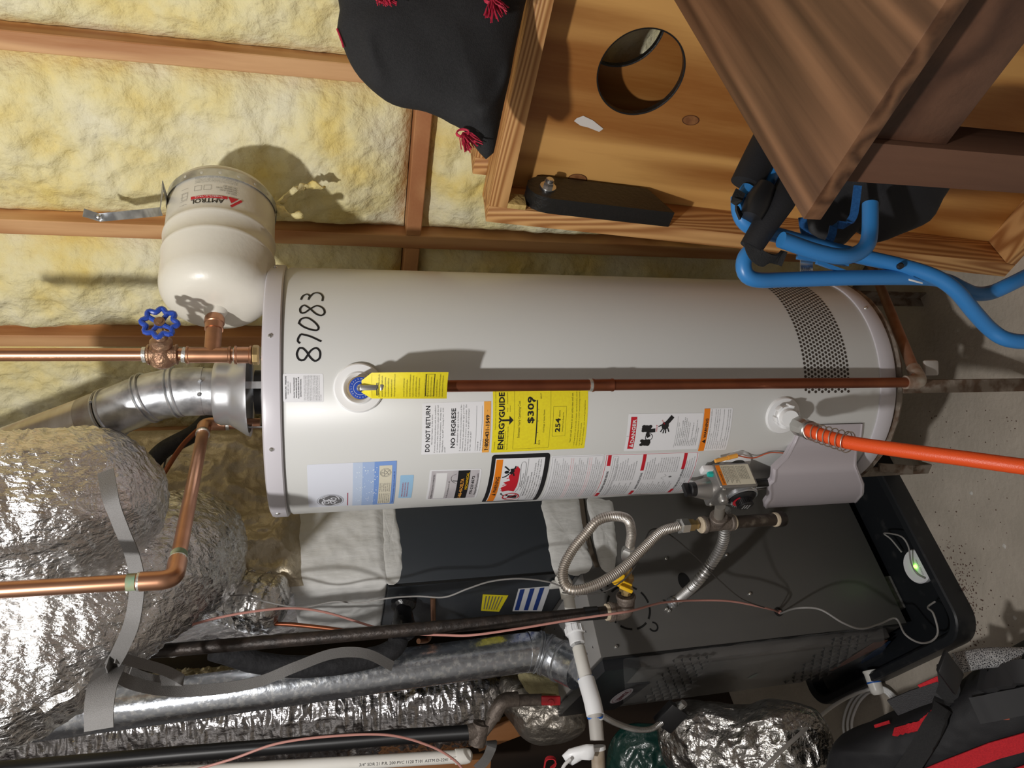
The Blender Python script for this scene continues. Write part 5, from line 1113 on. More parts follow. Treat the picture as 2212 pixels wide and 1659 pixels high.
# ================================================================== FLEXIBLE DUCTS
def flex(name, label, pts, r, mat, amp=.007, rib=.03, cap=True, rr=None, seg=110, fr=1.0):
    p = even(pts, .0045); n = len(p); m = MB()
    def R_(i):
        t = i/(n-1); q = r*(1+rib*.42*(1-2*abs(((i*.0045/.019+.25*noise.noise(V((i*.02, 0, 0)))) % 1)-.5))*(.6+.6*noise.noise(V((i*.05, 3, 0)))))
        if cap and t > .90: q *= math.sqrt(max(.02, 1-((t-.90)/.10)**2.4))
        return q
    m.tube(p, R_, seg); c = p
    def dsp(v):
        nr = min(c[::6], key=lambda k: (k-v).length_squared); d = (v-nr); d = d.normalized() if d.length else V((0, 0, 0))
        return d*(amp*ridge(v*9*fr, 4)+amp*.75*ridge(V((v.x*24, v.y*24, v.z*46)), 3)+amp*.5*fbm(v*4))
    m.disp(dsp); return m.build(name, mat, label=label, cat='duct', smooth=180)
flex('flexible_duct', 'upper foil flexible duct, nearest the heater vent pipe', [at(-260, 1112, 1.36), at(-60, 1110, 1.37), at(40, 1110, 1.38), at(120, 1102, 1.40), at(165, 1092, 1.45), at(190, 1088, 1.54)], .128, m_foil2, .007)
flex('flexible_duct', 'lower foil flexible duct curving under the horizontal copper elbow', [at(-300, 1560, 1.42), at(-100, 1490, 1.43), at(60, 1405, 1.45), at(200, 1310, 1.50), at(300, 1245, 1.58), at(375, 1205, 1.72), at(415, 1185, 1.88)], .128, m_foil2, .007)
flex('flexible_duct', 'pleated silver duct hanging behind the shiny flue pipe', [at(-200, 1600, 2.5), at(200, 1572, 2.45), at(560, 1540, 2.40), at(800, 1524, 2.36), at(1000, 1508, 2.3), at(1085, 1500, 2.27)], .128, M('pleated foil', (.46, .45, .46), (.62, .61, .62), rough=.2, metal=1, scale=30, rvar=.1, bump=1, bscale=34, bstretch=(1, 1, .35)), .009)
flex('flexible_duct', 'small foil duct stub between the slate cabinet and the coppery wire', [at(440, 1275, 1.98), at(500, 1285, 1.90), at(560, 1300, 1.85), at(610, 1312, 1.83)], .052, m_foil, .008)
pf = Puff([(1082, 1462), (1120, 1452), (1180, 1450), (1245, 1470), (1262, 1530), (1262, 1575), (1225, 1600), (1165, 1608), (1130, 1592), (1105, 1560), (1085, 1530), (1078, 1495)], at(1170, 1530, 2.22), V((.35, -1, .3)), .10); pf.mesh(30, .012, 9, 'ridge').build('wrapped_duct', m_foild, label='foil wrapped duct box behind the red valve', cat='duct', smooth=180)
pf = Puff([(1118, 1458), (1140, 1452), (1235, 1480), (1236, 1505), (1190, 1510), (1145, 1500), (1128, 1478)], at(1180, 1482, 2.10), V((.35, -1, .3)), .02); pf.mesh(12, .006, 30).build('mineral_wool', m_wool, label='yellow brown mineral wool showing at the flue elbow', cat='insulation', smooth=180)
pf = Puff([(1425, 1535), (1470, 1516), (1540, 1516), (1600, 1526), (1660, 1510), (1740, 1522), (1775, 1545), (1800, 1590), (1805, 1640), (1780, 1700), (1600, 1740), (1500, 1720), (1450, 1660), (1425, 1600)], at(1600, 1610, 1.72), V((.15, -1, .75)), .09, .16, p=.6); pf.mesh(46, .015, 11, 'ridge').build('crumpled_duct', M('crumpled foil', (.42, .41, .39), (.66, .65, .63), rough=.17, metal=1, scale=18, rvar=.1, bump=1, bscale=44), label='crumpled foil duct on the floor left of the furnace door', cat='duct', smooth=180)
pf = Puff([(1330, 1580), (1370, 1560), (1440, 1565), (1490, 1600), (1500, 1680), (1420, 1730), (1330, 1700), (1310, 1640)], at(1400, 1640, 1.95), V((.1, -1, .5)), .06, p=.6); pf.mesh(30, .012, 12, 'ridge').build('green_bag', m_green, label='dark green glossy plastic bag at the bottom edge', cat='bag', smooth=180)
# insulated refrigerant line, tape and small copper
m = MB(); m.tube(even([at(520, 880, 2.0), at(470, 890, 1.95), at(420, 935, 1.92), at(350, 975, 1.92), at(312, 1030, 1.95), at(300, 1100, 2.0)], .01), .021, 20); m.build('insulated_line', m_foam, label='thick black foam covered line behind the vertical copper elbow', cat='pipe insulation')
m = MB(); m.tube(even([at(455, 905, 1.90), at(400, 955, 1.88), at(362, 1010, 1.88), at(335, 1060, 1.9), at(330, 1110, 1.92)], .01), .006, 14); m.build('refrigerant_tube', m_cop2, label='thin brown copper tube curving beside the black foam line', cat='pipe')
m = MB(); m.tube(even([at(380, 940, 1.93), at(356, 1000, 1.92), at(352, 1060, 1.92), at(350, 1100, 1.95)], .01), .0022, 8); m.build('wire', m_dw, label='thin dark wire hanging by the black foam line', cat='wire')
m = MB(); m.tube(even([at(460, 1402, 1.80), at(560, 1432, 1.83), at(660, 1440, 1.84), at(760, 1430, 1.86), at(840, 1408, 1.88), at(862, 1380, 1.90), at(868, 1340, 1.93)], .008), lambda i: .026+.0015*noise.noise(V((i*.3, 0, 0))), 22); m.build('insulated_line', m_foam, label='black foam covered line bending into the cabinet beside the gas pipe', cat='pipe insulation')
m = MB(); a = pc(872, 1296, 0); b_ = at(872, 1366, 1.88); m.lathe(a, b_-a, [(0, 0), (.034, 0), (.032, .02), (.022, .03), (.026, .05), (.030, .075), (.028, .11), (0, .115)], 28); m.disp(lambda p: V((fbm(p*40), 0, fbm(p*40+V((5, 0, 0)))))*.004); m.build('tape_wrap', M('shiny black tape', (.008, .008, .009), rough=.2, bump=.3, bscale=60), label='lumpy glossy black tape around the pipe entering the slate cabinet', cat='tape')
m = MB(); m.tube(even([at(452, 1308, 1.86), at(500, 1325, 1.84), at(560, 1345, 1.82), at(640, 1350, 1.80), at(740, 1362, 1.78), at(770, 1372, 1.78)], .008), .0052, 12); m.build('refrigerant_tube', m_cop2, label='brown copper tube dipping across the white mastic', cat='pipe')
m = MB(); m.tube(bendpath([pc(935, 1290, 0), pc(936, 1345, .03), pc(925, 1384, .05), pc(904, 1385, .06)], .02), .0075, 14); m.build('copper_stub', m_cop, label='short copper stub from the slate cabinet ending by the flue', cat='pipe')
m = MB(); m.bbox(at(715, 1440, 1.86), (at(790, 1420, 1.86)-at(680, 1455, 1.86)).normalized(), V((0, .9, .3)).normalized(), V((-.5, .3, 1)).normalized(), .05, .002, .016, .001); m.build('foam_flap', m_foam, label='torn black foam flap resting against the flue pipe', cat='pipe insulation')
# webbing straps
def rib(pts, w_, wd, name, label, mat=m_strap, th=.001):
    p = even(pts, .006); m = MB(); m.ribbon(p, w_, wd, th); return m.build(name, mat, label=label, cat='strap')
rib([at(228, 1018, 1.28), at(240, 1080, 1.235), at(262, 1140, 1.24), at(286, 1200, 1.26), at(296, 1260, 1.27), at(286, 1340, 1.28), at(262, 1400, 1.32), at(240, 1440, 1.36)], X_, .024, 'webbing_strap', 'grey webbing strap slung round the two upper foil ducts')
rib([at(240, 1440, 1.36), at(222, 1480, 1.30), at(214, 1530, 1.27), at(214, 1576, 1.26)], X_, .046, 'webbing_strap', 'wide cut end of grey webbing hanging in front of the flue')
rib([at(232, 1428, 1.33), at(245, 1455, 1.36), at(300, 1480, 1.42), at(380, 1492, 1.50), at(470, 1488, 1.55), at(560, 1472, 1.58), at(640, 1440, 1.60), at(720, 1412, 1.63), at(790, 1412, 1.66), at(850, 1440, 1.70)], [RT]*0 or (RT*.95+FW*.25), .022, 'webbing_strap', 'long grey webbing tail looping across the shiny flue')
rib([at(250, 1420, 1.34), at(300, 1432, 1.40), at(360, 1450, 1.45), at(395, 1470, 1.47), at(380, 1470, 1.49), at(330, 1468, 1.46), at(280, 1452, 1.42)], (RT*.9+FW*.3), .018, 'webbing_strap', 'small folded loop of grey webbing above the gas pipe')
m = MB(); m.ribbon(even([at(92, 1534, 1.30), at(120, 1512, 1.295), at(150, 1500, 1.29), at(185, 1470, 1.30)], .006), RT, .014, .0008); m.build('foil_tape', m_foil, label='loose strip of silver tape on the underside of the lower foil duct', cat='tape')
# wires
def wire(pts, r, mat, label, cat='wire', name='wire'):
    m = MB(); m.tube(even(pts, .007), r, 8); return m.build(name, mat, label=label, cat=cat)
wire([at(270, 1400, 1.60), at(340, 1375, 1.58), at(430, 1345, 1.57), at(520, 1325, 1.58), at(620, 1314, 1.60), at(700, 1322, 1.62), at(800, 1352, 1.64), at(850, 1366, 1.66), at(900, 1370, 1.60), at(960, 1372, 1.52), at(1020, 1372, 1.48), at(1120, 1358, 1.465), at(1240, 1338, 1.46), at(1330, 1325, 1.45), at(1370, 1318, 1.47), at(1430, 1302, 1.55), at(1500, 1297, 1.62), at(1580, 1299, 1.64), at(1660, 1315, 1.66), pa(1680, 1322, .006)], .0026, m_pink, 'salmon wire weaving past the gas pipe to the furnace side')
wire([at(380, 1675, 1.5), at(500, 1640, 1.5), at(600, 1606, 1.5), at(720, 1590, 1.5), at(840, 1588, 1.5), at(930, 1612, 1.5), at(985, 1645, 1.5), at(1010, 1680, 1.5)], .0026, m_pink, 'salmon wire arching in front of the lettered white pipe')
wire([at(470, 1290, 1.75), at(530, 1286, 1.72), at(575, 1300, 1.70), at(650, 1312, 1.70), at(720, 1300, 1.70), at(780, 1302, 1.68), at(840, 1292, 1.66), at(900, 1288, 1.66), at(960, 1290, 1.64), at(1010, 1272, 1.62), at(1060, 1256, 1.62), at(1120, 1250, 1.62), at(1180, 1256, 1.63), at(1215, 1268, 1.64)], .0020, m_gw, 'thin grey wire strung across the slate cabinet')
wire([at(1215, 1280, 1.45), at(1250, 1284, 1.42), at(1310, 1276, 1.40), at(1360, 1240, 1.39), at(1388, 1190, 1.40), at(1396, 1160, 1.43), at(1410, 1143, 1.46), at(1440, 1150, 1.50), at(1500, 1200, 1.56), at(1550, 1250, 1.60), at(1600, 1292, 1.62), at(1650, 1312, 1.65), pa(1679, 1320, .008)], .0016, m_dw, 'thin dark wire hooked over the gas connector loop')
wire([pa(1686, 1325, .006), at(1720, 1314, 1.62), at(1770, 1316, 1.58), at(1820, 1345, 1.55), at(1860, 1358, 1.56), at(1900, 1348, 1.60), at(1935, 1336, 1.62), at(1955, 1370, 1.57), at(1985, 1388, 1.55), at(2012, 1385, 1.55), at(2026, 1365, 1.55), at(2016, 1325, 1.57), at(2004, 1312, 1.60), at(2022, 1298, 1.60)], .0026, m_gw, 'grey cord drooping from the furnace side into the pan')
# upper left clutter by the lower frame edge
lp_ = thing('threaded_gas_line', 'grey iron pipe run with elbows leading to the red valve', 'pipe', at(1000, 1560, 2.0))
m = MB(); m.tube([at(1180, 1511, 2.0), at(1115, 1513, 2.0)], .016, 20); m.tube([at(1075, 1540, 2.0), at(1045, 1582, 2.0)], .015, 20); m.build('pipe', m_mall, lp_)
m = MB(); m.tube(bendpath([at(1118, 1510, 2.0), at(1085, 1512, 2.0), at(1065, 1550, 2.0)], .05, 8), .021, 22); m.build('elbow', m_mall, lp_)
m = MB(); m.tube([at(1040, 1562, 2.0), at(1030, 1608, 2.0)], .024, 22); m.tube([at(1010, 1582, 2.0), at(1045, 1576, 2.0)], .022, 20); m.build('tee', m_mall, lp_)
m = MB(); m.tube([at(1014, 1582, 2.0), at(860, 1592, 2.05), at(400, 1628, 2.1), at(-100, 1672, 2.1)], .021, 20); m.build('pipe', m_black, lp_)
m = MB(); a, b_ = at(1168, 1510, 2.0), at(1200, 1512, 2.0); m.tube([a, b_], .017, 8); m.build('valve_body', m_brass, lp_, smooth=20); m = MB(); m.bbox(at(1190, 1513, 1.97), X_, Y_, FW, .028, .013, .006, .004); m.lathe(at(1190, 1516, 1.965), -FW, [(0, 0), (.009, 0), (.009, .006), (0, .007)], 16); m.build('valve_handle', M('red paint', (.55, .02, .03), rough=.35), lp_, label='red butterfly handle')
wp = thing('pvc_pipe', 'white plastic pipe with black lettering and a domed end cap', 'pipe', at(1020, 1634, 1.55))
w0, w1 = at(995, 1634, 1.55), at(-200, 1705, 1.55); m = MB(); m.tube([w0, w1], .0133, 22); m.build('pipe', m_pvc, wp)
wd_ = (w0-w1).normalized(); m = MB(); m.lathe(w0-wd_*.012, wd_, [(0, 0), (.0155, 0), (.016, .002), (.016, .024), (.014, .032), (.008, .037), (0, .039)], 26); m.build('end_cap', m_pvc, wp)
nv = (CAM-w0).normalized(); nv = (nv-wd_*nv.dot(wd_)).normalized(); dn = wd_.cross(nv); dn = dn if dn.dot(RT) < 0 else -dn
def PVf(u, v, h): a = v/.0133; return w0-wd_*(.185-u)+(nv*cos(a)+dn*sin(a))*(.0136+h)
s_ = Sheet(PVf); s_.text('3/4" SDR 21 P.R. 200 PVC 1120 T101 ASTM D-2241', -.0335, .0075, .0092, .188, .0001); s_.frame(.160, .0, .178, .0055, .0006, .0001); s_.build('lettering', m_ink, wp, smooth=0)
cg = thing('small_conduit', 'thin armoured conduit curving to a black junction box', 'conduit', at(1440, 1560, 1.7))
m = MB(); corr(m, [at(1300, 1545, 1.52), at(1330, 1562, 1.56), at(1370, 1575, 1.6), at(1405, 1575, 1.62), at(1428, 1562, 1.63), at(1445, 1548, 1.64)], .0072, .004, .14, 10); m.build('armour', m_dsteel, cg)
ax_ = (at(1470, 1522, 1.60)-at(1420, 1575, 1.64)).normalized(); m = MB(); m.bbox(at(1448, 1548, 1.63), ax_, ax_.cross(FW).normalized(), FW, .036, .024, .016, .003); m.build('junction_box', m_black, cg, label='glossy black box')
m = MB(); m.tube([at(1462, 1535, 1.615), at(1478, 1518, 1.60)], .009, 14); m.build('connector', m_chrome, cg)
for i, (x0, y0, x1, y1, Y) in enumerate(((835, 1605, 1000, 1602, 2.5), (690, 1660, 700, 1600, 2.6))):
    pass
bd = [((560, 1640, 2.62), (1000, 1600, 2.62), .05), ((820, 1672, 2.3), (1060, 1655, 2.3), .05), ((1030, 1598, 2.5), (1130, 1560, 2.5), .05)]
lb = ['orange timber board behind the capped white pipe, upper one', 'orange timber board below the capped white pipe', 'orange timber end showing between the tee and the foil duct box']
for (a, b_, hw), l in zip(bd, lb):
    p, q = at(*a), at(*b_); d = (q-p).normalized(); m = MB(); m.bbox((p+q)/2, d, FW, d.cross(FW).normalized(), (q-p).length/2, .02, hw*.7, .002); m.build('timber', m_tim, label=l, cat='timber')
rib([at(1040, 1610, 2.2), at(1060, 1600, 2.15), at(1062, 1612, 2.1), at(1050, 1640, 2.1), at(1030, 1662, 2.1)], FW*.2+X_, .03, 'webbing_strap', 'grey webbing offcut hooked behind the white pipe end cap')
m = MB(); m.ribbon(even([at(1175, 1662, 1.6), at(1180, 1640, 1.6), at(1195, 1638, 1.59), at(1200, 1650, 1.58), at(1188, 1662, 1.58)], .004), FW, .014, .001); m.build('ribbon', m_redc, label='small red ribbon curl at the bottom frame edge', cat='ribbon')

# ================================================================== WHITE CABLE AND FITTING
zc_ = .02
wh = thing('cable_coil', 'coil of white cable lying on concrete through a white fitting', 'cable', atz(1900, 1500, 0))
for k in range(3):
    o_ = k*9; m = MB(); m.tube(even([atz(1840+o_*.5, 1680, .012), atz(1826+o_, 1600, .012), atz(1822+o_, 1560, .015+k*.006), atz(1835+o_, 1518+k*2, .02+k*.006), atz(1862+o_*.5, 1490+k*5, .03), atz(1885, 1484+k*5, .03), atz(1910, 1486+k*4, .03), atz(1935-o_*.3, 1505+k*5, .02), atz(1965-k*6, 1540+k*4, .012)], .006), .0042, 10); m.build('loop', m_ww, wh)
m = MB(); m.tube(even([atz(1890, 1487, .035), at(1850, 1498, 1.84), at(1800, 1525, 1.74), at(1740, 1575, 1.58), at(1690, 1620, 1.48), at(1630, 1680, 1.38)], .006), .0048, 12); m.build('tail', m_ww, wh)
ft = thing('pvc_fitting', 'short white plastic fitting with blue ring at the pan edge', 'pipe fitting', atz(1885, 1475, 0)); p, q = atz(1879, 1448, .045), atz(1893, 1488, .045); d = (q-p).normalized(); m = MB()
m.lathe(p, d, [(0, 0), (.022, .0), (.023, .004), (.0205, .008), (.0205, .056), (.019, .064), (.013, .070), (0, .071)], 30); m.build('body', m_pvc, ft); m = MB(); m.lathe(p+d*.032, d, [(.0204, 0), (.0212, .001), (.0212, .004), (.0204, .005)], 30); m.build('primer_ring', m_prim, ft)

# ================================================================== BACKPACK
bn = V((-.1, -.62, .78)).normalized(); BP0 = at(2020, 1560, 1.30)
bk = thing('backpack', 'black backpack with red stripes lying on the concrete', 'backpack', V((BP0.x, BP0.y, .05)))
body = Puff([(1792, 1700), (1788, 1640), (1800, 1612), (1840, 1597), (1900, 1568), (1960, 1545), (2010, 1520), (2060, 1500), (2100, 1470), (2180, 1420), (2300, 1370), (2420, 1420), (2440, 1600), (2300, 1800), (1900, 1820)], BP0, bn, .055, .15, cen=(2100, 1600), p=.35)
body.mesh(46, .006, 7).build('body', m_nyl, bk, smooth=180)
def stripe(pts, wpx, name, mat, th=.0016, eps=.003, wd=None):
    P = []
    for (a, b) in zip(pts, pts[1:]):
        for k in range(10): t = k/10; P.append((a[0]+(b[0]-a[0])*t, a[1]+(b[1]-a[1])*t))
    P.append(pts[-1]); q = [body.surf(x, y, eps+.006) for x, y in P]; m = MB(); m.ribbon(q, [(body.surf(x+3, y+9, eps)-body.surf(x-3, y-9, eps)) for x, y in P], wpx, th); return m.build(name, mat, bk, smooth=60)
stripe([(1940, 1690), (2060, 1640), (2150, 1605), (2260, 1575)], .033, 'red_stripe', m_redc)
stripe([(2120, 1700), (2190, 1665), (2300, 1630)], .033, 'red_stripe', m_redc)
stripe([(1932, 1578), (1990, 1562), (2018, 1538), (2030, 1525)], .018, 'red_panel', m_redc, eps=.004); stripe([(1885, 1580), (1918, 1570)], .006, 'red_piping', m_redc, eps=.004)
stripe([(1985, 1492), (2030, 1472)], .013, 'red_piping', m_redc, eps=.012)
stripe([(1926, 1535), (1975, 1515), (2035, 1495)], .036, 'side_strap', M('strap charcoal', (.035, .035, .038), rough=.6, bump=.4, bscale=400), .003, .012)
stripe([(2045, 1445), (2050, 1490), (2035, 1530), (2000, 1590), (1960, 1650), (1930, 1700)], .040, 'shoulder_strap', m_cloth, .004, .014)
mp_ = even([at(2068, 1432, 1.22), at(2120, 1422, 1.20), at(2180, 1420, 1.17), at(2300, 1422, 1.12)], .01); m = MB(); m.tube(mp_, .021, 18, flat=.6); m.build('mesh_padding', m_mesh, bk, label='grey air mesh padding')
mm = m_mesh.node_tree; NN = mm.nodes; vor = NN.new('ShaderNodeTexVoronoi'); vor.inputs['Scale'].default_value = 300; vor.feature = 'DISTANCE_TO_EDGE'; tcn = [n for n in NN if n.type == 'TEX_COORD'][0]; rp = [n for n in NN if n.type == 'VALTORGB'][0]; mm.links.new(tcn.outputs['Object'], vor.inputs['Vector']); mm.links.new(vor.outputs['Distance'], rp.inputs[0]); rp.color_ramp.elements[0].position = .05; rp.color_ramp.elements[1].position = .2; rp.color_ramp.elements[0].color = (.4, .4, .4, 1); rp.color_ramp.elements[1].color = (.03, .03, .035, 1)
m = MB(); m.bbox(at(2052, 1452, 1.185), (at(2072, 1480, 1.18)-at(2035, 1430, 1.19)).normalized(), FW, X_*.4+Y_, .030, .006, .022, .004); m.build('buckle', m_black, bk, label='black plastic buckle')
stripe([(2120, 1470), (2200, 1440), (2290, 1425)], .045, 'padded_strap', M('padded charcoal', (.02, .02, .022), rough=.7), .006, .02)
stripe([(2110, 1520), (2190, 1500), (2290, 1480)], .05, 'padded_strap', M('padded charcoal', (.02, .02, .022), rough=.7), .006, .012)
m = MB(); P = body.surf(2172, 1536, .006); m.bbox(P, X_, Y_, FW, .009, .005, .002, .001); m.build('orange_tab', M('orange tab', (.6, .14, .08), rough=.5), bk)
# ================================================================== CORNHOLE-STYLE TOSS BOARD (back view) AND A SECOND ONE BEHIND
bv = (.320*1.09, 1.378*1.09, CH+(1.356-CH)*1.09)
bm_ = Mx(((.645, .761, .070), (-.764, .644, .044), (-.011, -.082, .997))).to_4x4()
BM = Mx.Translation(V(bv)) @ bm_
def toss_board(label, M4, front=True):
    t = thing('toss_board', label, 'game board', mat=M4)
    Wd, Ht, D, T = .64, 1.345, .089, .040
    def loc(m, n, mt, **k): m.v = [M4 @ p for p in m.v]; return m.build(n, mt, t, **k)
    for n, b in (('side_rail', (0, T, 0, Ht)), ('side_rail', (Wd-T, Wd, 0, Ht)), ):
        m = MB(); m.bbox(V(((b[0]+b[1])/2, D/2, -(b[2]+b[3])/2)), V((1, 0, 0)), V((0, 1, 0)), Zv, (b[1]-b[0])/2, D/2, (b[3]-b[2])/2-.001, .0015); loc(m, n, m_frame)
    for n, z0, z1 in (('end_rail', .0, T), ('end_rail', Ht-T, Ht)):
        m = MB(); m.bbox(V((Wd/2, D/2, -(z0+z1)/2)), V((1, 0, 0)), V((0, 1, 0)), Zv, Wd/2-T-.0005, D/2, T/2, .0015); loc(m, n, m_frameh)
    # plywood with a round hole
    hx_, hz_, r = .325, .262, .086; N = 72; m = MB(); y0, y1 = D+.0005, D+.0125
    outer = []
    for k in range(N):
        a = 2*pi*k/N; c, s = cos(a), sin(a); tx = ((Wd-hx_) if c > 0 else hx_)/max(1e-6, abs(c)); tz = ((Ht-hz_) if s < 0 else hz_)/max(1e-6, abs(s)); q = min(tx, tz); outer.append((hx_+c*q, -hz_+s*q))
    # snap to corners
    for cx_, cz in ((0, 0), (Wd, 0), (0, -Ht), (Wd, -Ht)):
        i = min(range(N), key=lambda i: (outer[i][0]-cx_)**2+(outer[i][1]-cz)**2); outer[i] = (cx_, cz)
    inner = [(hx_+r*cos(2*pi*k/N), -hz_+r*sin(2*pi*k/N)) for k in range(N)]
    vs = [V((x, y0, z)) for x, z in outer]+[V((x, y0, z)) for x, z in inner]+[V((x, y1, z)) for x, z in outer]+[V((x, y1, z)) for x, z in inner]
    fs = []
    for k in range(N): j = (k+1) % N; fs += [(k, j, N+j, N+k), (2*N+k, 3*N+k, 3*N+j, 2*N+j), (k, 2*N+k, 2*N+j, j)]
    m.add(vs, fs); ply = loc(m, 'plywood', m_ply, smooth=0)
    m = MB(); m.lathe(V((hx_, y0-.0008, -hz_)), V((0, 1, 0)), [(r+.002, 0), (r+.0005, .0004), (r-.001, .001), (r-.001, .0132), (r+.002, .0138)], 72); loc(m, 'hole_edge', m_bpnt, label='black painted edge of the hole')
    if front:
        lm = MB(); pts = []
        x0, x1 = T+.001, T+.039; y0_, y1_ = -.004, .078
        prof = []
        for k in range(13): a = pi/2+k/12*pi/2*2; prof.append(( -.115+.041*sin(a-pi/2)*0+ .0, 0))
        pr = [(y1_, -.36), (y0_, -.405), (y0_, -.13)]+[(y0_+.041+.041*-cos(k/8*pi), -.13+.041*sin(k/8*pi)*1.25) for k in range(1, 8)]+[(y1_, -.13)]
        lm.prism([V((x0, y, z)) for y, z in pr], V((x1-x0, 0, 0))); lg = loc(lm, 'folding_leg', m_bpnt, label='black painted folding leg')
        m = MB(); c = V((x1, .037, -.125)); m.lathe(c, V((1, 0, 0)), [(0, -.001), (.0175, -.001), (.018, .001), (.0175, .003), (0, .003)], 28); loc(m, 'washer', m_chrome)
        m = MB(); m.lathe(c+V((.003, 0, 0)), V((1, 0, 0)), [(0, 0), (.0115, 0), (.0115, .009), (.010, .0105), (0, .0105)], 6); m.lathe(c+V((.013, 0, 0)), V((1, 0, 0)), [(.009, 0), (.009, .006), (.007, .008), (0, .008)], 20); loc(m, 'nut', m_chrome, smooth=20)
        s_ = Sheet(lambda u, v, h: M4 @ V((.17+u, D-.0008-h, -.16-v))); s_.poly([(.045, .0), (.052, .012), (.045, .035), (.030, .062), (.022, .055), (.028, .03), (.030, .012), (.038, -.004)]); s_.build('white_smudge', M('white residue', (.72, .68, .64), rough=.5), ply, smooth=0)
        for kx, kz, kr in ((.055+.02, -.20, .016), (.245, -.40, .014), (.18, -1.02, .018)):
            kf = lambda u, v, h: M4 @ V((kx+u, D-.0004-h, kz-v))
            s_ = Sheet(kf); s_.disc(0, 0, kr*.75, kr*1.3, .0002, 24); s_.build('knot', M('knot brown', (.20, .075, .025), (.30, .13, .045), rough=.5, scale=70), ply, smooth=0)
            s_ = Sheet(kf); s_.ring(0, 0, kr*.8, .0012, .0005, 24, e=1.7); s_.build('knot_ring', M('knot dark', (.09, .03, .012), rough=.5), ply, smooth=0)
        m = MB(); m.bbox(V((T+.006, .02, -T-.02)), V((1, 0, 0)), V((0, 1, 0)), Zv, .006, .02, .02, .001); loc(m, 'glue_block', M('old glue', (.6, .42, .15), rough=.5, bump=.6, bscale=60))
    return t
toss_board('wooden toss game board seen from behind with a black folded leg', BM)
M2 = BM @ Mx.Translation(V((-.012, .212, -.0))) @ Mx.Scale(-1, 4, V((0, 1, 0)))
M2 = BM @ Mx.Translation(V((.045, .106, .03)))
toss_board('second toss board stacked face to face behind the first', M2, False)

# ================================================================== BLACK CLOTH BAG WITH TASSELS
bg = Puff([(735, -140), (728, -30), (734, 20), (728, 60), (742, 100), (758, 140), (790, 185), (850, 225), (920, 243), (975, 268), (1025, 312), (1052, 342), (1066, 330), (1084, 240), (1108, 120), (1128, 30), (1150, -80), (1120, -200), (900, -230)], at(930, 80, 1.16), V((-.12, -1, -.02)), .055, .05, cen=(960, 40), p=.45)
bgo = thing('cloth_bag', 'black cloth bag with red tassels slumped over the top of the game board', 'bag', at(1050, 330, 1.16))
m = bg.mesh(40, .0, 6)
m.disp(lambda p: V((0, -1, 0))*(.009*fbm(p*6, 3)+.020*max(0, sin(p.x*20+p.z*34+4*fbm(p*2.5)))**5*max(0, min(1, (.62-p.x)/.25)))); m.build('body', m_cloth, bgo, smooth=180)
def tassel(x, y, tips, Y):
    m = MB(); P = at(x, y, Y)
    for k in range(4): m.tube([P+(X_*cos(a*pi/6)*.010+Y_*sin(a*pi/6)*.006)+V((0, k*.002, 0)) for a in range(12)], .0012, 6, closed=True)
    R_ = random.Random(int(x))
    for k in range(46):
        tx, ty = tips[k % len(tips)]; e = at(tx+R_.uniform(-9, 9), ty+R_.uniform(-9, 9), Y+R_.uniform(-.012, .012)); mid_ = P.lerp(e, .5)+V((R_.uniform(-1, 1), R_.uniform(-1, 1), R_.uniform(-1, 1)))*.004
        m.tube([P, mid_, e], .0009, 5)
    return m.build('tassel', m_tas, bgo)
tassel(1000, 286, [(1005, 318), (1022, 315), (1034, 308), (1012, 322)], 1.14)
tassel(1062, -4, [(1052, 36), (1068, 42), (1088, 30), (1094, 12)], 1.085)
tassel(826, -8, [(822, 4), (838, 6), (850, 3)], 1.09)
m = MB(); m.tube(cr(px([(728, 62, 1.15), (738, 88, 1.15), (742, 102, 1.15)]), .004), .0016, 8); m.build('red_cord', m_tas, bgo)

# ================================================================== WALNUT TABLE (near, cut by the frame)
TZ = 1.245
c0 = atz(1735, 474, TZ); e_far = (atz(1455, 0, TZ)-c0); e_far.z = 0; e1_ = e_far.normalized(); e2_ = V((e1_.y, -e1_.x, 0))
if e2_.dot(atz(2060, 0, TZ)-c0) < 0: e2_ = -e2_
TL = .62; TWd = .62; TH = .0185

def TP(a, b, z): return V((c0.x, c0.y, z))+e1_*a+e2_*b
TM = Mx(((e1_.x, e2_.x, 0, c0.x), (e1_.y, e2_.y, 0, c0.y), (0, 0, 1, 0), (0, 0, 0, 1)))
tb = thing('walnut_cabinet', 'walnut brown cabinet corner close to the camera at upper right', 'cabinet', mat=TM)
m = MB(); m.bbox(TP(TWd/2, TL/2, TZ-TH/2), e1_, e2_, Zv, TWd/2, TL/2, TH/2, .0012)
m_top = wood('walnut top', (.045, .018, .008), (.175, .085, .042), 'X', 70, fine=.45, rough=.42, ns=9, lg=.035)
m.build('top', m_top, tb)
o_ = .030; PW = .034
# face frame set back under the overhang
ov = .052
def bar(a0, a1, b0, b1, z0, z1, n, mt): m = MB(); m.bbox(TP((a0+a1)/2, (b0+b1)/2, (z0+z1)/2), e1_, e2_, Zv, (a1-a0)/2, (b1-b0)/2, (z1-z0)/2, .001); m.build(n, mt, tb)
bar(.018, .058, .030, .070, .0, TZ-TH-.0005, 'post', m_wald); bar(TWd-.058, TWd-.018, .030, .070, 0, TZ-TH-.0005, 'post', m_wald)
bar(.018, .058, TL-.070, TL-.030, 0, TZ-TH-.0005, 'post', m_wald); bar(TWd-.058, TWd-.018, TL-.070, TL-.030, 0, TZ-TH-.0005, 'post', m_wald)
bar(.024, .044, .0705, TL-.0705, TZ-.115, TZ-TH-.0005, 'rail', m_wal); bar(.0585, TWd-.0585, .036, .054, TZ-.09, TZ-TH-.0005, 'rail', m_wal)
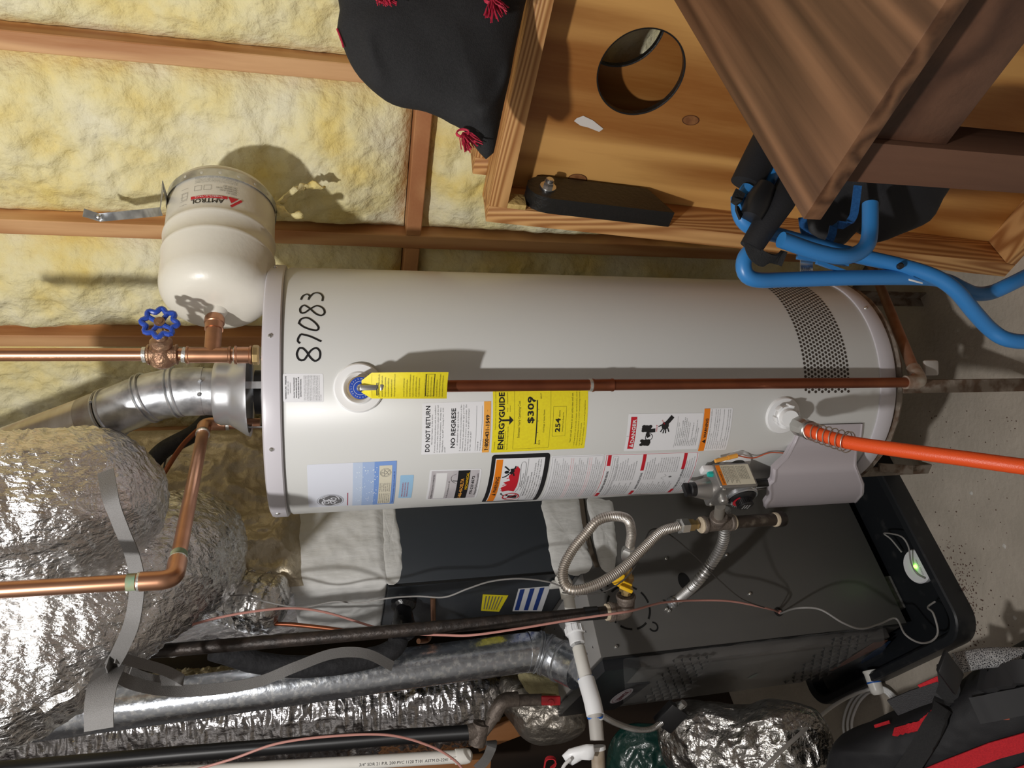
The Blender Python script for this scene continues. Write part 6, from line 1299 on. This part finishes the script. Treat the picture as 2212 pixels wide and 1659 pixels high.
bar(.0585, TWd-.0585, TL-.054, TL-.036, .1, TZ-TH-.0005, 'side_panel', m_wald); bar(TWd-.044, TWd-.024, .0705, TL-.0705, .1, TZ-TH-.0005, 'back_panel', m_wald)
bar(.045, TWd-.0455, .0555, TL-.0555, TZ-.56, TZ-.542, 'shelf', m_wal)

# ================================================================== FOLDED CAMP CHAIR
ch = thing('camp_chair', 'folded blue tube camp chair with black fabric beside the heater', 'camp chair', at(2200, 620, .9))
def ctube(pts, r=.0118, name='frame_tube', mat=m_tub, lab=None): m = MB(); m.tube(even(px(pts), .006), r, 20); return m.build(name, mat, ch, label=lab)
ctube([(1880, 440, .93), (1879, 500, .92), (1872, 530, .91), (1850, 548, .905), (1815, 554, .90), (1760, 543, .90), (1685, 517, .90)])
ctube([(1596, 425, .95), (1597, 455, .95), (1607, 478, .95), (1630, 494, .95), (1680, 508, .955), (1760, 530, .96), (1850, 552, .95), (1950, 575, .93), (2020, 598, .91), (2065, 628, .90), (2105, 675, .90), (2140, 712, .90), (2175, 733, .89), (2230, 738, .88), (2320, 730, .87)])
ctube([(1632, 534, .95), (1612, 552, .95), (1606, 575, .95), (1614, 596, .95), (1640, 605, .95), (1700, 604, .95), (1850, 600, .94), (1980, 600, .935), (2040, 606, .935), (2075, 622, .93), (2105, 634, .93), (2140, 632, .93), (2180, 615, .92), (2240, 585, .92)])
ctube([(1652, 402, .95), (1672, 362, .95), (1690, 320, .95)]); ctube([(1668, 440, .955), (1690, 385, .955), (1705, 350, .96)], .009)
ctube([(1604, 428, .945), (1622, 404, .945)], .0125)
m = MB(); m.tube(even(px([(1612, 398, .95), (1635, 350, .95), (1660, 300, .95)]), .01), .024, 20, flat=.8); m.build('arm_sleeve', m_nyl, ch)
m = MB(); m.tube(even(px([(1622, 535, .93), (1650, 490, .925), (1690, 430, .92), (1712, 392, .925)]), .01), lambda i: .017+.004*min(1, i/8), 20, flat=.8); m.build('arm_sleeve', m_nyl, ch)
m = MB(); m.tube(even(px([(1622, 470, .925), (1640, 430, .925), (1655, 400, .925)]), .005), lambda i: .016+.003*sin(i*.35), 18); m.build('hinge', m_black, ch, label='black plastic hinge')
m = MB(); m.ribbon(even(px([(1600, 470, .93), (1590, 440, .925), (1600, 412, .93)]), .005), RT*1+FW*.3, .016, .0015); m.build('webbing', m_cloth, ch)
m = MB(); m.ribbon(even(px([(1622, 520, .925), (1632, 548, .92), (1655, 562, .925), (1680, 556, .93), (1695, 560, .93)]), .005), RT*.4+X_*.8, .022, .0015); m.build('webbing', m_cloth, ch)
pf = Puff([(1738, 478), (1742, 505), (1765, 528), (1790, 536), (1822, 528), (1850, 500), (1872, 512), (1895, 524), (1940, 508), (2005, 478), (2035, 430), (2062, 380), (2060, 300), (1950, 280), (1800, 300), (1740, 380)], at(1880, 420, 1.02), V((-.2, -1, .3)), .030, p=.4); pf.mesh(24, .006, 9).build('seat_fabric', m_nyl, ch, smooth=180, label='black folded seat fabric')
m = MB(); m.ribbon(even(px([(1733, 470, .965), (1740, 505, .96), (1760, 520, .96), (1782, 532, .955), (1796, 510, .955), (1803, 486, .955), (1825, 486, .955), (1842, 470, .955), (1848, 440, .96), (1853, 400, .965)]), .005), RT*.5+X_*.8, .012, .0015); m.build('binding', m_trim, ch, label='blue binding tape')
for a, b, w__ in (((1722, 552, .96), (1832, 568, .95), .010), ((1764, 566, .945), (1842, 594, .94), .005)):
    m = MB(); m.ribbon([at(*a), at(*b)], RT, w__*1.1, .003); m.build('brace_plate', m_tub, ch)
m = MB(); m.bbox(at(1742, 574, .965), X_, Y_, FW, .010, .009, .001, .0005); lt = m.build('rating_tag', m_chrome, ch)
s_ = Sheet(lambda u, v, h: at(1742, 574, .9638)+Y_*u+X_*v-FW*h) if 0 else Sheet(lambda u, v, h: at(1730, 566, .9630)+X_*u-Y_*v-FW*h); s_.text('(6) / (6)', .0, .012, .008, .016, .0002); s_.build('print', m_ink, lt, smooth=0)
m = MB(); m.lathe(at(1944, 575, .918), V((0, -1, .6)), [(.005, -.002), (.005, .004), (.003, .006), (0, .006)], 12); m.build('rivet', m_black, ch)
m = MB(); a = at(1965, 606, .918); m.bbox(at(1978, 608, .912), (at(1992, 612, .912)-at(1966, 605, .912)).normalized(), RT, FW, .013, .0013, .0008, .0003); m.build('white_mark', m_white, ch)
